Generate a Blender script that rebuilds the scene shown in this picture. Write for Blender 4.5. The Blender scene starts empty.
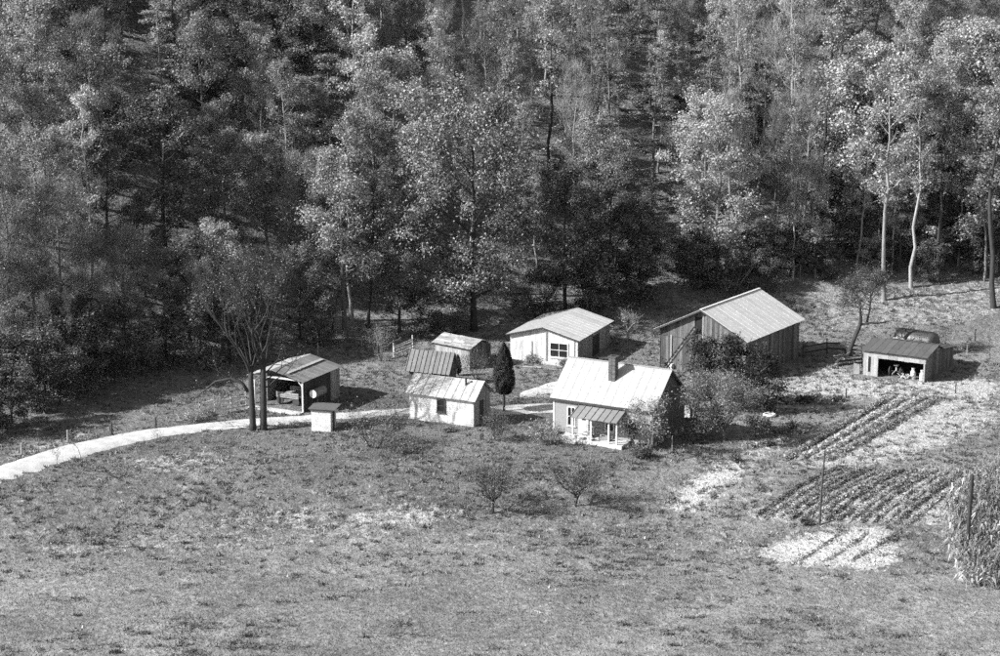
import bpy, math, random
import numpy as np
from mathutils import Vector, Matrix

random.seed(7)
R = math.radians
sc = bpy.context.scene
col = sc.collection

# ------------------------------------------------------------------ camera
CAM_H, PITCH, FPX = 44.0, R(12.8), 2000.0          # metres, angle, focal length in pixels of a 1000 px wide picture
cam = bpy.data.cameras.new("camera")
cam.sensor_width = 36.0
cam.lens = FPX / 1000.0 * 36.0
cam.clip_start = 1.0
cam.clip_end = 3000.0
cam_o = bpy.data.objects.new("camera", cam)
cam_o.location = (0, 0, CAM_H)
cam_o.rotation_euler = (R(90) - PITCH, 0, 0)
col.objects.link(cam_o)
sc.camera = cam_o

# ------------------------------------------------------------------ sky, sun, exposure (black and white film: neutral light)
SUN_EL = R(34.0)
SUN_DIR = Vector((-0.955 * math.cos(SUN_EL), -0.296 * math.cos(SUN_EL), math.sin(SUN_EL))).normalized()   # towards the sun
w = bpy.data.worlds.new("World")
sc.world = w
w.use_nodes = True
nt = w.node_tree
bg = nt.nodes["Background"]
sky = nt.nodes.new("ShaderNodeTexSky")
sky.sky_type = 'NISHITA'
sky.sun_disc = False
sky.sun_elevation = SUN_EL
sky.sun_rotation = math.atan2(SUN_DIR.x, SUN_DIR.y)
bw = nt.nodes.new("ShaderNodeRGBToBW")
nt.links.new(sky.outputs[0], bw.inputs[0])
nt.links.new(bw.outputs[0], bg.inputs["Color"])
bg.inputs["Strength"].default_value = 0.095
sun = bpy.data.lights.new("sun", 'SUN')
sun.energy = 4.6
sun.angle = R(0.53)
sun.color = (1.0, 1.0, 1.0)
sun_o = bpy.data.objects.new("sun", sun)
sun_o.rotation_euler = (-SUN_DIR).to_track_quat('-Z', 'Y').to_euler()
sun_o.location = (-60, 0, 80)
col.objects.link(sun_o)
sc.view_settings.view_transform = 'Standard'
sc.view_settings.look = 'None'
sc.view_settings.exposure = 1.0
sc.view_settings.gamma = 1.0
sc.view_settings.use_curve_mapping = False
sc.cycles.use_light_tree = False
sc.cycles.max_bounces = 3
sc.cycles.diffuse_bounces = 2
sc.cycles.glossy_bounces = 2
sc.cycles.transmission_bounces = 2
sc.cycles.use_denoising = False
sc.cycles.use_adaptive_sampling = True
sc.cycles.adaptive_threshold = 0.03

# ------------------------------------------------------------------ terrain function and pixel -> place helpers
def sstep(a, b, x):
    t = np.clip((x - a) / (b - a), 0, 1)
    return t * t * (3 - 2 * t)

EDGE_X = [-90, -48, -40, -31, -16, 0, 14, 26, 40, 60, 120]
EDGE_Y = [158, 161, 167, 176, 188, 193, 200, 206, 210, 212, 214]     # where the wooded slope begins

_ex = np.arange(-160, 161, 1.0)
_ey = np.convolve(np.pad(np.interp(_ex, EDGE_X, EDGE_Y), 12, mode='edge'), np.hanning(25) / np.hanning(25).sum(), 'valid')
def edge(x):
    return np.interp(x, _ex, _ey)

def zf(x, y):
    x = np.asarray(x, float); y = np.asarray(y, float)
    crest = 147 + 1.6 * np.sin(x * 0.07 + 1.0) - 3.0 * sstep(12, 30, x)
    z = -2.3 * (1 - sstep(crest - 15, crest, y))
    z = z - 0.012 * np.maximum(0, 134 - y)
    z = z + 0.12 * np.sin(x * 0.21 + y * 0.11) * (1 - sstep(140, 152, y)) + 0.07 * np.sin(x * .5 - y * .37) * (1 - sstep(140, 150, y))
    d = y - edge(x)
    k = 3.5
    hill = k * np.log1p(np.exp(np.clip(d / k, -30, 30))) * 0.50
    hill = np.where(d > 140, 5.0 * 0 + 0.5 * d, hill)
    hill = np.minimum(hill, 60 + 0.05 * np.maximum(0, d))
    z = z + hill
    z = z + 0.10 * np.maximum(0, y - 192) * sstep(8, 30, x) * (1 - sstep(215, 240, y))
    return z

def zg(x, y):
    return float(zf(x, y))

_c, _s = math.cos(PITCH), math.sin(PITCH)
def P(px, py, z=None):
    """pixel of the 1000x656 photograph -> point on the ground (or on the level z)"""
    a = (px - 500) / FPX; b = (328 - py) / FPX
    d = np.array([a, _c + b * _s, -_s + b * _c])
    if z is not None:
        t = (z - CAM_H) / d[2]
        return Vector((d[0] * t, d[1] * t, z))
    ts = np.linspace(90, 420, 3301)
    h = CAM_H + d[2] * ts - zf(d[0] * ts, d[1] * ts)
    i = int(np.argmax(h <= 0)) or 3300
    t = ts[i]
    return Vector((d[0] * t, d[1] * t, zg(d[0] * t, d[1] * t)))

def proj(x, y, z):
    zz = z - CAM_H
    f = y * _c - zz * _s
    u = y * _s + zz * _c
    return 500 + FPX * x / f, 328 - FPX * u / f

def pxm(p):
    return FPX / math.sqrt(p[0] ** 2 + p[1] ** 2 + (p[2] - CAM_H) ** 2)

# ------------------------------------------------------------------ materials (all grey: the picture is black and white)
MATS = {}
def mat(name, v, var=0.25, scale=3.0, rough=0.85, bump=0.0, bscale=20.0, objvar=0.0, stretch=None, metal=0.0, spec=0.3, island=0.0, stain=0.0, stain_scale=0.8):
    m = bpy.data.materials.new(name); m.use_nodes = True
    n = m.node_tree.nodes; l = m.node_tree.links
    b = n["Principled BSDF"]
    b.inputs["Roughness"].default_value = rough
    b.inputs["Metallic"].default_value = metal
    b.inputs["Specular IOR Level"].default_value = spec
    tc = n.new("ShaderNodeTexCoord"); mp = n.new("ShaderNodeMapping")
    l.new(tc.outputs["Object"], mp.inputs[0])
    if stretch: mp.inputs["Scale"].default_value = stretch
    no = n.new("ShaderNodeTexNoise"); no.inputs["Scale"].default_value = scale; no.inputs["Detail"].default_value = 4; no.inputs["Roughness"].default_value = 0.65
    l.new(mp.outputs[0], no.inputs["Vector"])
    mr = n.new("ShaderNodeMapRange"); mr.inputs[1].default_value = 0.25; mr.inputs[2].default_value = 0.75
    mr.inputs[3].default_value = v * (1 - var); mr.inputs[4].default_value = v * (1 + var)
    l.new(no.outputs[0], mr.inputs[0])
    cur = mr.outputs[0]
    def mul(sock, lo, hi):
        nonlocal cur
        r = n.new("ShaderNodeMapRange"); r.inputs[3].default_value = lo; r.inputs[4].default_value = hi
        l.new(sock, r.inputs[0])
        mm = n.new("ShaderNodeMath"); mm.operation = 'MULTIPLY'
        l.new(cur, mm.inputs[0]); l.new(r.outputs[0], mm.inputs[1]); cur = mm.outputs[0]
    if objvar:
        oi = n.new("ShaderNodeObjectInfo"); mul(oi.outputs["Random"], 1 - objvar, 1 + objvar)
    if island:
        g = n.new("ShaderNodeNewGeometry"); mul(g.outputs["Random Per Island"], 1 - island, 1 + island)
    if stain:
        ns = n.new("ShaderNodeTexNoise"); ns.inputs["Scale"].default_value = stain_scale; ns.inputs["Detail"].default_value = 4; ns.inputs["Roughness"].default_value = .7
        l.new(mp.outputs[0], ns.inputs["Vector"])
        st = n.new("ShaderNodeMapRange"); st.inputs[1].default_value = .5; st.inputs[2].default_value = .72
        l.new(ns.outputs[0], st.inputs[0]); mul(st.outputs[0], 1.0, 1 - stain)
    cc = n.new("ShaderNodeCombineColor")
    for i in range(3): l.new(cur, cc.inputs[i])
    l.new(cc.outputs[0], b.inputs["Base Color"])
    if bump:
        nb = n.new("ShaderNodeTexNoise"); nb.inputs["Scale"].default_value = bscale; nb.inputs["Detail"].default_value = 4
        l.new(mp.outputs[0], nb.inputs["Vector"])
        bp = n.new("ShaderNodeBump"); bp.inputs["Strength"].default_value = bump; bp.inputs["Distance"].default_value = 0.1
        l.new(nb.outputs[0], bp.inputs["Height"]); l.new(bp.outputs[0], b.inputs["Normal"])
    MATS[name] = m
    return m

def leafmat(name, lo, hi, power=1.6, trans=0.25, objvar=0.25, rough=0.55):
    """foliage: each leaf clump its own tone"""
    m = bpy.data.materials.new(name); m.use_nodes = True
    n = m.node_tree.nodes; l = m.node_tree.links
    b = n["Principled BSDF"]; b.inputs["Roughness"].default_value = rough; b.inputs["Specular IOR Level"].default_value = .15
    g = n.new("ShaderNodeNewGeometry")
    pw = n.new("ShaderNodeMath"); pw.operation = 'POWER'; pw.inputs[1].default_value = power
    l.new(g.outputs["Random Per Island"], pw.inputs[0])
    mr = n.new("ShaderNodeMapRange"); mr.inputs[3].default_value = lo; mr.inputs[4].default_value = hi
    l.new(pw.outputs[0], mr.inputs[0])
    oi = n.new("ShaderNodeObjectInfo")
    r = n.new("ShaderNodeMapRange"); r.inputs[3].default_value = 1 - objvar; r.inputs[4].default_value = 1 + objvar
    l.new(oi.outputs["Random"], r.inputs[0])
    mm = n.new("ShaderNodeMath"); mm.operation = 'MULTIPLY'
    l.new(mr.outputs[0], mm.inputs[0]); l.new(r.outputs[0], mm.inputs[1])
    cc = n.new("ShaderNodeCombineColor")
    for i in range(3): l.new(mm.outputs[0], cc.inputs[i])
    l.new(cc.outputs[0], b.inputs["Base Color"])
    t = n.new("ShaderNodeBsdfTranslucent"); l.new(cc.outputs[0], t.inputs[0])
    mx = n.new("ShaderNodeMixShader"); mx.inputs[0].default_value = trans
    l.new(b.outputs[0], mx.inputs[1]); l.new(t.outputs[0], mx.inputs[2])
    l.new(mx.outputs[0], n["Material Output"].inputs[0])
    MATS[name] = m
    return m

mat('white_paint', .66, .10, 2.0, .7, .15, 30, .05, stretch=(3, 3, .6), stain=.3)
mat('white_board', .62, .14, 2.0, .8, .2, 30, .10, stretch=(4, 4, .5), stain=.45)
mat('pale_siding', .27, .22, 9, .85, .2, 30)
mat('shaded_siding', .13, .3, 5, .9, .3, 20, stretch=(3, 3, .5))  # siding darkened in colour for the gable turned from the sun
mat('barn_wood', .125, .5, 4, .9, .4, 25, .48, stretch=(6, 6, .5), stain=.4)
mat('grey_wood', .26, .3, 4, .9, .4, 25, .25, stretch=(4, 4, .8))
mat('pale_wood', .32, .25, 4, .85, .3, 25, .2)
mat('dark_wood', .055, .3, 4, .9, .4, 25, .2)
mat('inside_shade', .02, .3, 2, .95)  # near-black colour standing in for the shade of unlit insides
mat('bright_roof', .345, .13, 5, .5, .08, 40, .03, metal=0, spec=.5, stain=.14, stain_scale=2)
mat('barn_roof', .60, .08, 2, .5, .06, 30, .07, spec=.5, stain=.16, stain_scale=.9)
mat('garage_roof', .52, .07, 3, .5, .06, 30, .10, spec=.5, stain=.15)
mat('small_roof', .41, .12, 4, .55, .1, 30, .10, spec=.5, stain=.45, stain_scale=1.2)
mat('rusty_roof', .15, .25, 5, .7, .15, 30, .22, spec=.4, stain=.35)
mat('car_roof', .19, .18, 5, .7, .12, 30, .15, stain=.3)
mat('shed_roof', .095, .22, 5, .75, .15, 40, .12, stain=.3)
mat('shingle', .38, .4, 3, .9, .5, 14, .45, stain=.5)
mat('brick', .11, .3, 6, .9, .4, 25, .3)
mat('mortar', .3, .2, 6, .9)
mat('porch_roof', .22, .2, 5, .6, .1, 30, .15)
mat('concrete', .48, .18, 3, .9, .2, 20, .06)
mat('block', .62, .2, 3, .9, .25, 15, .08, stain=.4)
mat('glass', .02, .1, 2, .08, spec=.8)
mat('metal_pale', .6, .15, 4, .4, spec=.6)
mat('metal_dark', .05, .3, 4, .5, spec=.5)
mat('tank_dark', .055, .3, 3, .45, .1, 10, spec=.5, stain=.3)
mat('tyre_white', .62, .12, 6, .7)
mat('road_gravel', .47, .28, 1.3, .95, .35, 9)
mat('soil_pale', .46, .3, 2.2, .95, .6, 6)
mat('bark', .10, .4, 6, .95, .5, 12, .35, stretch=(1, 1, .3))
mat('bark_pale', .30, .3, 3, .9, .3, 10, .30, stretch=(1, 1, .35), stain=.4)
mat('bark_dark', .045, .4, 6, .95, .5, 12, .25, stretch=(1, 1, .3))
mat('bark_mid', .17, .4, 6, .95, .5, 12, .25, stretch=(1, 1, .3))
mat('stone', .45, .3, 5, .9, .3, 8, .2)
leafmat('leaf_pale', .20, .66, 1.3, .32)
leafmat('leaf_mid', .14, .50, 1.4, .32)
leafmat('leaf_dark', .05, .28, 1.6)
leafmat('leaf_speckle', .06, .45, 1.8)
leafmat('leaf_haze', .14, .36, 1.2)
leafmat('leaf_ev', .018, .12, 1.8, .1)
leafmat('leaf_cedar', .012, .05, 1.5, .05)
leafmat('leaf_bush', .05, .26, 1.6)
leafmat('leaf_crop', .14, .48, 1.3)
leafmat('leaf_rows', .16, .62, 1.2)
leafmat('leaf_corn', .14, .62, 1.3)
leafmat('leaf_ground', .10, .50, 1.6, .0)
leafmat('grass_blade', .09, .28, 1.3, .15, 0)
leafmat('grass_dark', .06, .18, 1.3, .15, 0)
leafmat('grass_pale', .22, .56, 1.3, .15, 0)

# ------------------------------------------------------------------ mesh helpers
class MB:
    def __init__(s): s.v = []; s.f = []
    def face_add(s, vs, fs):
        o = len(s.v); s.v += [tuple(p) for p in vs]; s.f += [tuple(i + o for i in f) for f in fs]; return s
    def box(s, x0, x1, y0, y1, z0, z1):
        return s.face_add([(x0, y0, z0), (x1, y0, z0), (x1, y1, z0), (x0, y1, z0), (x0, y0, z1), (x1, y0, z1), (x1, y1, z1), (x0, y1, z1)],
                   [(0, 3, 2, 1), (4, 5, 6, 7), (0, 1, 5, 4), (1, 2, 6, 5), (2, 3, 7, 6), (3, 0, 4, 7)])
    def prism(s, poly, ext):
        """planar polygon pushed along the vector ext"""
        n = len(poly); e = Vector(ext)
        a = [Vector(p) for p in poly]
        return s.face_add(a + [p + e for p in a], [tuple(range(n))[::-1], tuple(range(n, 2 * n))] + [(i, (i + 1) % n, n + (i + 1) % n, n + i) for i in range(n)])
    def slab(s, a, b, c, d, t):
        """sheet abcd given a thickness t along its normal"""
        a, b, c, d = map(Vector, (a, b, c, d))
        n = (b - a).cross(d - a).normalized()
        return s.prism([a, b, c, d], n * t)
    def tube(s, pts, rad, n=6, cap=True):
        pts = [Vector(p) for p in pts]; o = len(s.v)
        if not hasattr(rad, '__len__'): rad = [rad] * len(pts)
        for i, p in enumerate(pts):
            d = (pts[min(i + 1, len(pts) - 1)] - pts[max(i - 1, 0)]).normalized()
            u = d.cross(Vector((0.31, 0.95, 0.02))) if abs(d.y) < .9 else d.cross(Vector((1, 0, 0)))
            u.normalize(); w_ = d.cross(u)
            for k in range(n):
                a = 2 * math.pi * k / n
                s.v.append(tuple(p + (u * math.cos(a) + w_ * math.sin(a)) * rad[i]))
        for i in range(len(pts) - 1):
            for k in range(n):
                s.f.append((o + i * n + k, o + i * n + (k + 1) % n, o + (i + 1) * n + (k + 1) % n, o + (i + 1) * n + k))
        if cap:
            s.f.append(tuple(o + k for k in range(n))[::-1]); s.f.append(tuple(o + (len(pts) - 1) * n + k for k in range(n)))
        return s
    def bar(s, a, b, wd, hd):
        a, b = Vector(a), Vector(b); d = (b - a).normalized()
        u = d.cross(Vector((0, 0, 1)));
        if u.length < 1e-3: u = Vector((1, 0, 0))
        u.normalize(); v = u.cross(d).normalized()
        q = [u * wd / 2 + v * hd / 2, -u * wd / 2 + v * hd / 2, -u * wd / 2 - v * hd / 2, u * wd / 2 - v * hd / 2]
        return s.prism([a + k for k in q], b - a)
    def mesh(s, name, m=None):
        me = bpy.data.meshes.new(name); me.from_pydata(s.v, [], s.f); me.update()
        if m: me.materials.append(MATS[m] if isinstance(m, str) else m)
        return me
    def build(s, name, m, parent=None, smooth=False, **kw):
        me = s.mesh(name, m)
        if smooth: me.shade_smooth()
        return link(name, me, parent, **kw)

def link(name, me, parent=None, loc=None, rz=None):
    o = bpy.data.objects.new(name, me); col.objects.link(o)
    if parent is not None: o.parent = parent
    if loc is not None: o.location = loc
    if rz is not None: o.rotation_euler.z = rz
    return o

def tag(o, label=None, cat=None, group=None, kind=None):
    if label: o['label'] = label
    if cat: o['category'] = cat
    if group: o['group'] = group
    if kind: o['kind'] = kind
    return o

def thing(name, label, cat, loc=(0, 0, 0), rz=0, group=None):
    return tag(link(name, None, None, loc, rz), label, cat, group)

def npmesh(name, V, F, m):
    """V (n,3), F (k,4) or (k,3) -> mesh, quickly"""
    me = bpy.data.meshes.new(name)
    V = np.asarray(V, np.float32); F = np.asarray(F, np.int32); k = F.shape[1]
    me.vertices.add(len(V)); me.vertices.foreach_set("co", V.ravel())
    me.loops.add(F.size); me.loops.foreach_set("vertex_index", F.ravel())
    me.polygons.add(len(F)); me.polygons.foreach_set("loop_start", np.arange(len(F), dtype=np.int32) * k)
    me.update(calc_edges=True)
    me.validate()
    me.materials.append(MATS[m] if isinstance(m, str) else m)
    return me

def cards(rng, C, size, flat=0.0, aspect=.65, outward=None):
    """leaf-shaped quads at the centres C; flat -> normals lean upward"""
    n = len(C)
    N = rng.normal(size=(n, 3)); N /= np.linalg.norm(N, axis=1)[:, None]
    N[:, 2] = np.where(N[:, 2] < 0, -N[:, 2], N[:, 2]) + flat
    if outward is not None: N = N + outward
    N /= np.linalg.norm(N, axis=1)[:, None]
    T = np.cross(N, rng.normal(size=(n, 3))); T /= np.linalg.norm(T, axis=1)[:, None] + 1e-9
    B = np.cross(N, T)
    s = (size * rng.uniform(.6, 1.35, n))[:, None]
    V = np.stack([C - T * s, C - B * s * aspect, C + T * s, C + B * s * aspect], 1).reshape(-1, 3)
    F = np.arange(4 * n).reshape(n, 4)
    return V, F

def blades(rng, X, Y, Z, h, wd, lean=.5):
    n = len(X); a = rng.uniform(0, 6.283, n)
    hh = h * rng.uniform(.5, 1.4, n); ww = wd * rng.uniform(.6, 1.3, n)
    dx, dy = np.cos(a) * ww, np.sin(a) * ww
    lx, ly = rng.normal(size=n) * hh * lean, rng.normal(size=n) * hh * lean
    V = np.stack([np.stack([X - dx, Y - dy, Z], 1), np.stack([X + dx, Y + dy, Z], 1), np.stack([X + lx, Y + ly, Z + hh], 1)], 1).reshape(-1, 3)
    return V, np.arange(3 * n).reshape(n, 3)

# ------------------------------------------------------------------ ground
rng = np.random.default_rng(3)
def inpoly(px, py, poly):
    c = np.zeros(px.shape, bool); n = len(poly)
    for i in range(n):
        x1, y1 = poly[i]; x2, y2 = poly[(i + 1) % n]
        hit = ((y1 > py) != (y2 > py)) & (px < (x2 - x1) * (py - y1) / ((y2 - y1) or 1e-9) + x1)
        c ^= hit
    return c
def W(poly):
    return [tuple(P(*q)[:2]) for q in poly]
def areamask(X, Y, poly):
    return inpoly(X, Y, W(poly)).astype(float)
def smooth(a, k=1):
    for _ in range(k):
        b = a.copy()
        b[1:-1, :] += a[:-2, :] + a[2:, :]; b[:, 1:-1] += a[:, :-2] + a[:, 2:]
        b[1:-1, 1:-1] /= 5; b[0] = a[0]; b[-1] = a[-1]; b[:, 0] = a[:, 0]; b[:, -1] = a[:, -1]
        a = b
    return a

# dry, pale places of the ground (photo pixels turned to places)
PALE = [
    ([(735, 458), (752, 466), (690, 510), (660, 508)], 1.1),            # worn path beside the garden
    ([(800, 382), (1000, 380), (1000, 396), (800, 398)], .85),          # track above the garden
    ([(785, 378), (835, 360), (865, 380), (850, 392), (780, 392)], .6),
    ([(860, 412), (1000, 392), (1000, 425), (900, 462), (790, 470), (840, 440)], .68),
    ([(752, 552), (800, 534), (885, 528), (905, 560), (870, 570), (800, 566)], .85),
    ([(335, 520), (440, 505), (470, 512), (420, 528), (350, 532)], .5),
    ([(380, 488), (445, 500), (430, 520), (350, 522)], .25),
    ([(120, 460), (215, 450), (225, 468), (140, 474)], .4),
    ([(205, 516), (335, 505), (345, 525), (240, 528)], .4),
    ([(560, 385), (505, 398), (552, 398)], .5),
    ([(0, 455), (90, 425), (95, 436), (0, 468)], .4),
    ([(660, 300), (830, 296), (1000, 280), (1000, 318), (830, 330), (800, 316), (690, 305)], .35),
    ([(765, 395), (850, 392), (850, 412), (765, 412)], .5),
    ([(740, 425), (810, 425), (780, 455), (740, 462)], .45),
    ([(0, 520), (1000, 520), (1000, 545), (0, 545)], .12),
    ([(40, 549), (250, 538), (430, 519), (470, 508), (470, 514), (430, 526), (250, 545), (40, 556)], .38),
    ([(700, 470), (780, 465), (760, 520), (690, 510)], .15),
]
DIRT = [
    ([(846, 468), (990, 474), (945, 528), (745, 520)], .5),             # vegetable plot
    ([(790, 462), (900, 396), (935, 396), (832, 462)], .45),
]
xs = np.concatenate([np.linspace(-420, -72, 30)[:-1], np.arange(-72, 72.01, .45), np.linspace(72, 420, 30)[1:]])
ys = np.concatenate([np.linspace(-150, 98, 24)[:-1], np.arange(98, 215, .45), np.arange(215, 280, 1.0), np.linspace(280, 700, 40)])
GX, GY = np.meshgrid(xs, ys)
GZ = zf(GX, GY)
fine = (np.abs(GX) < 71.5) & (GY > 98.5) & (GY < 214)
pale = np.zeros_like(GX); dirt = np.zeros_like(GX)
for poly, v in PALE: pale = np.maximum(pale, areamask(GX, GY, poly) * v)
for poly, v in DIRT: dirt = np.maximum(dirt, areamask(GX, GY, poly) * v)
pale = smooth(pale, 5); dirt = smooth(dirt, 3)
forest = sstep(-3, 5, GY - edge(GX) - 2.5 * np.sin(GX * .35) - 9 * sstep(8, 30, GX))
rough = smooth(rng.normal(size=GX.shape), 1) * .055 + rng.normal(size=GX.shape) * .012
rough = rough * fine * np.where(GY > 134, 1.5, .8)
yard = ((GY > 150) & (GY < 190))
GZ = GZ + rough * np.where(yard, .55, 1.0)
ny, nx = GX.shape
idx = np.arange(nx * ny).reshape(ny, nx)
FQ = np.stack([idx[:-1, :-1], idx[:-1, 1:], idx[1:, 1:], idx[1:, :-1]], -1).reshape(-1, 4)

def ground_material():
    m = bpy.data.materials.new('grass_ground'); m.use_nodes = True
    n = m.node_tree.nodes; l = m.node_tree.links
    b = n["Principled BSDF"]; b.inputs["Roughness"].default_value = .95; b.inputs["Specular IOR Level"].default_value = .1
    tc = n.new("ShaderNodeTexCoord")
    def noise(s, d=6, r=.65):
        q = n.new("ShaderNodeTexNoise"); q.inputs["Scale"].default_value = s; q.inputs["Detail"].default_value = d; q.inputs["Roughness"].default_value = r
        l.new(tc.outputs["Object"], q.inputs["Vector"]); return q.outputs[0]
    def mrange(s, a, b_, c, d):
        q = n.new("ShaderNodeMapRange"); q.inputs[1].default_value = a; q.inputs[2].default_value = b_; q.inputs[3].default_value = c; q.inputs[4].default_value = d
        l.new(s, q.inputs[0]); return q.outputs[0]
    def math_(op, a, b_):
        q = n.new("ShaderNodeMath"); q.operation = op
        for i, x in enumerate((a, b_)):
            if isinstance(x, float): q.inputs[i].default_value = x
            else: l.new(x, q.inputs[i])
        return q.outputs[0]
    def mix(f, a, b_):
        q = n.new("ShaderNodeMix"); q.data_type = 'FLOAT'
        l.new(f, q.inputs[0])
        for i, x in ((2, a), (3, b_)):
            if isinstance(x, float): q.inputs[i].default_value = x
            else: l.new(x, q.inputs[i])
        return q.outputs[0]
    def attr(a):
        q = n.new("ShaderNodeAttribute"); q.attribute_name = a; return q.outputs["Fac"]
    big, mid, small, fine_ = noise(.07, 4), noise(.35), noise(2.2, 5, .7), noise(9.0, 3, .75)
    g = mrange(small, .3, .7, .10, .31)
    g = math_('MULTIPLY', g, mrange(mid, .3, .7, .78, 1.22))
    g = math_('MULTIPLY', g, mrange(big, .35, .65, .78, 1.22))
    g = math_('MULTIPLY', g, mrange(fine_, .3, .7, .80, 1.20))
    g = math_('MULTIPLY', g, mrange(attr('lush'), 0.0, 1.0, .92, .70))
    pm = math_('ADD', attr('pale'), mrange(noise(1.1, 5, .75),   .3, .7, -.5, .5))
    pm = mrange(pm, .25, .75, 0.0, 1.0)
    palev = mrange(noise(3.0, 4, .75), .3, .7, .27, .60)
    g = mix(pm, g, palev)
    dm = math_('ADD', attr('dirt'), mrange(noise(2.0, 4, .75), .3, .7, -.3, .3))
    dm = mrange(dm, .2, .6, 0.0, 1.0)
    g = mix(dm, g, mrange(noise(4.0, 3, .7), .3, .7, .25, .52))
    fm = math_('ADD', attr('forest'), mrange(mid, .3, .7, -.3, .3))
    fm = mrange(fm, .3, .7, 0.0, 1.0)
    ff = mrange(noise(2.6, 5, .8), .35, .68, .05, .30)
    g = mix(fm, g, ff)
    cc = n.new("ShaderNodeCombineColor")
    for i in range(3): l.new(g, cc.inputs[i])
    l.new(cc.outputs[0], b.inputs["Base Color"])
    bp = n.new("ShaderNodeBump"); bp.inputs["Strength"].default_value = .8; bp.inputs["Distance"].default_value = .22
    hsum = math_('ADD', noise(2.8, 3, .7), math_('MULTIPLY', noise(7.0, 2, .7), .5))
    l.new(hsum, bp.inputs["Height"]); l.new(bp.outputs[0], b.inputs["Normal"])
    return m
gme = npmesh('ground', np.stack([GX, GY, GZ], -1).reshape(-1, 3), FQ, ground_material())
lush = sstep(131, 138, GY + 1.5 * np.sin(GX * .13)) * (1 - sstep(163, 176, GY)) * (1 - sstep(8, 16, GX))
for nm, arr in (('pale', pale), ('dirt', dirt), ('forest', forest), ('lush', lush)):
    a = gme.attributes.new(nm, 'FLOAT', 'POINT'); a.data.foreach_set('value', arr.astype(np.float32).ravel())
gme.shade_smooth()
tag(link('ground', gme), 'grassy farm valley floor rising into a wooded hillside', kind='structure')

# ------------------------------------------------------------------ road
def drape(name, m, pix, label, lift=.13, sub=5, nc=6, jag=0.0, seed=1):
    """strip lying on the ground; pix = list of (upper edge pixel, lower edge pixel)"""
    r = random.Random(seed)
    up = [P(*a) for a, b in pix]; lo = [P(*b) for a, b in pix]
    def spl(L):
        out = []
        for i in range(len(L) - 1):
            p0, p1, p2, p3 = L[max(i - 1, 0)], L[i], L[i + 1], L[min(i + 2, len(L) - 1)]
            for k in range(sub):
                t = k / sub
                out.append(.5 * ((2 * p1) + (p2 - p0) * t + (2 * p0 - 5 * p1 + 4 * p2 - p3) * t * t + (3 * p1 - p0 - 3 * p2 + p3) * t ** 3))
        return out + [L[-1]]
    up, lo = spl(up), spl(lo)
    mb = MB(); V = []; F = []
    for a, b in zip(up, lo):
        a = a + (a - b).normalized() * r.uniform(-jag, jag); b = b + (b - a).normalized() * r.uniform(-jag, jag)
        for k in range(nc + 1):
            p = a.lerp(b, k / nc); e = -.14 if k in (0, nc) else lift * (0.75 + .5 * math.sin(math.pi * k / nc))
            V.append((p.x, p.y, zg(p.x, p.y) + e))
    for i in range(len(up) - 1):
        for k in range(nc):
            F.append((i * (nc + 1) + k, (i + 1) * (nc + 1) + k, (i + 1) * (nc + 1) + k + 1, i * (nc + 1) + k + 1))
    mb.v, mb.f = V, F
    o = mb.build(name, m, smooth=True)
    return tag(o, label, kind='structure')
drape('road', 'road_gravel', [((-60, 488), (-60, 514)), ((0, 465), (0, 486.5)), ((50, 448), (50, 469)), ((90, 439.5), (90, 456)), ((140, 430), (140, 443)), ((200, 424), (200, 433)),
      ((250, 419), (250, 428)), ((300, 416), (300, 423)), ((345, 413), (345, 420)), ((400, 409), (400, 416)), ((450, 407), (450, 415.5)), ((500, 405.5), (500, 416)), ((550, 403.5), (550, 413.5)), ((600, 405), (600, 412)), ((650, 406), (650, 414)), ((690, 405), (690, 419))],
      'pale gravel farm road curving past the buildings', jag=.12, sub=8)
drape('path', 'soil_pale', [((520, 393), (520, 400)), ((545, 384), (543, 396)), ((570, 376), (574, 392))], 'pale worn dirt ramp between the tall cedar and the farmhouse', lift=.10, jag=.3)

# ------------------------------------------------------------------ building helpers (local axes: x along the front, y into the depth, z up)
rb = random.Random(11)
def boards(parent, o, d, L, wd, z0, top, m, nrm, th=.03, holes=(), gap=.012, jit=.05, name='board'):
    """vertical boards, each its own object, on the wall that starts at o and runs along d; top = f(u); holes = (u0,u1,z0,z1)"""
    o, d, nrm = Vector(o), Vector(d), Vector(nrm)
    u = 0.0
    while u < L - .02:
        w_ = min(wd * rb.uniform(.8, 1.2), L - u)
        if L - u - w_ < .08: w_ = L - u
        a, b = u + gap / 2, u + w_ - gap / 2
        spans = [(z0 - rb.uniform(0, jit), None)]
        mid = (a + b) / 2
        for h in holes:
            if h[0] < mid < h[1]:
                spans = [(spans[0][0], h[2]), (h[3], None)]
        off = nrm * rb.uniform(0, .012)
        for s0, s1 in spans:
            ta, tb = (top(a), top(b)) if s1 is None else (s1, s1)
            if max(ta, tb) - s0 < .06: continue
            poly = [o + d * a + Vector((0, 0, s0)), o + d * b + Vector((0, 0, s0)), o + d * b + Vector((0, 0, tb)), o + d * a + Vector((0, 0, ta))]
            MB().prism([p + off for p in poly], nrm * th).build(name, m, parent)
        u += w_

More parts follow.
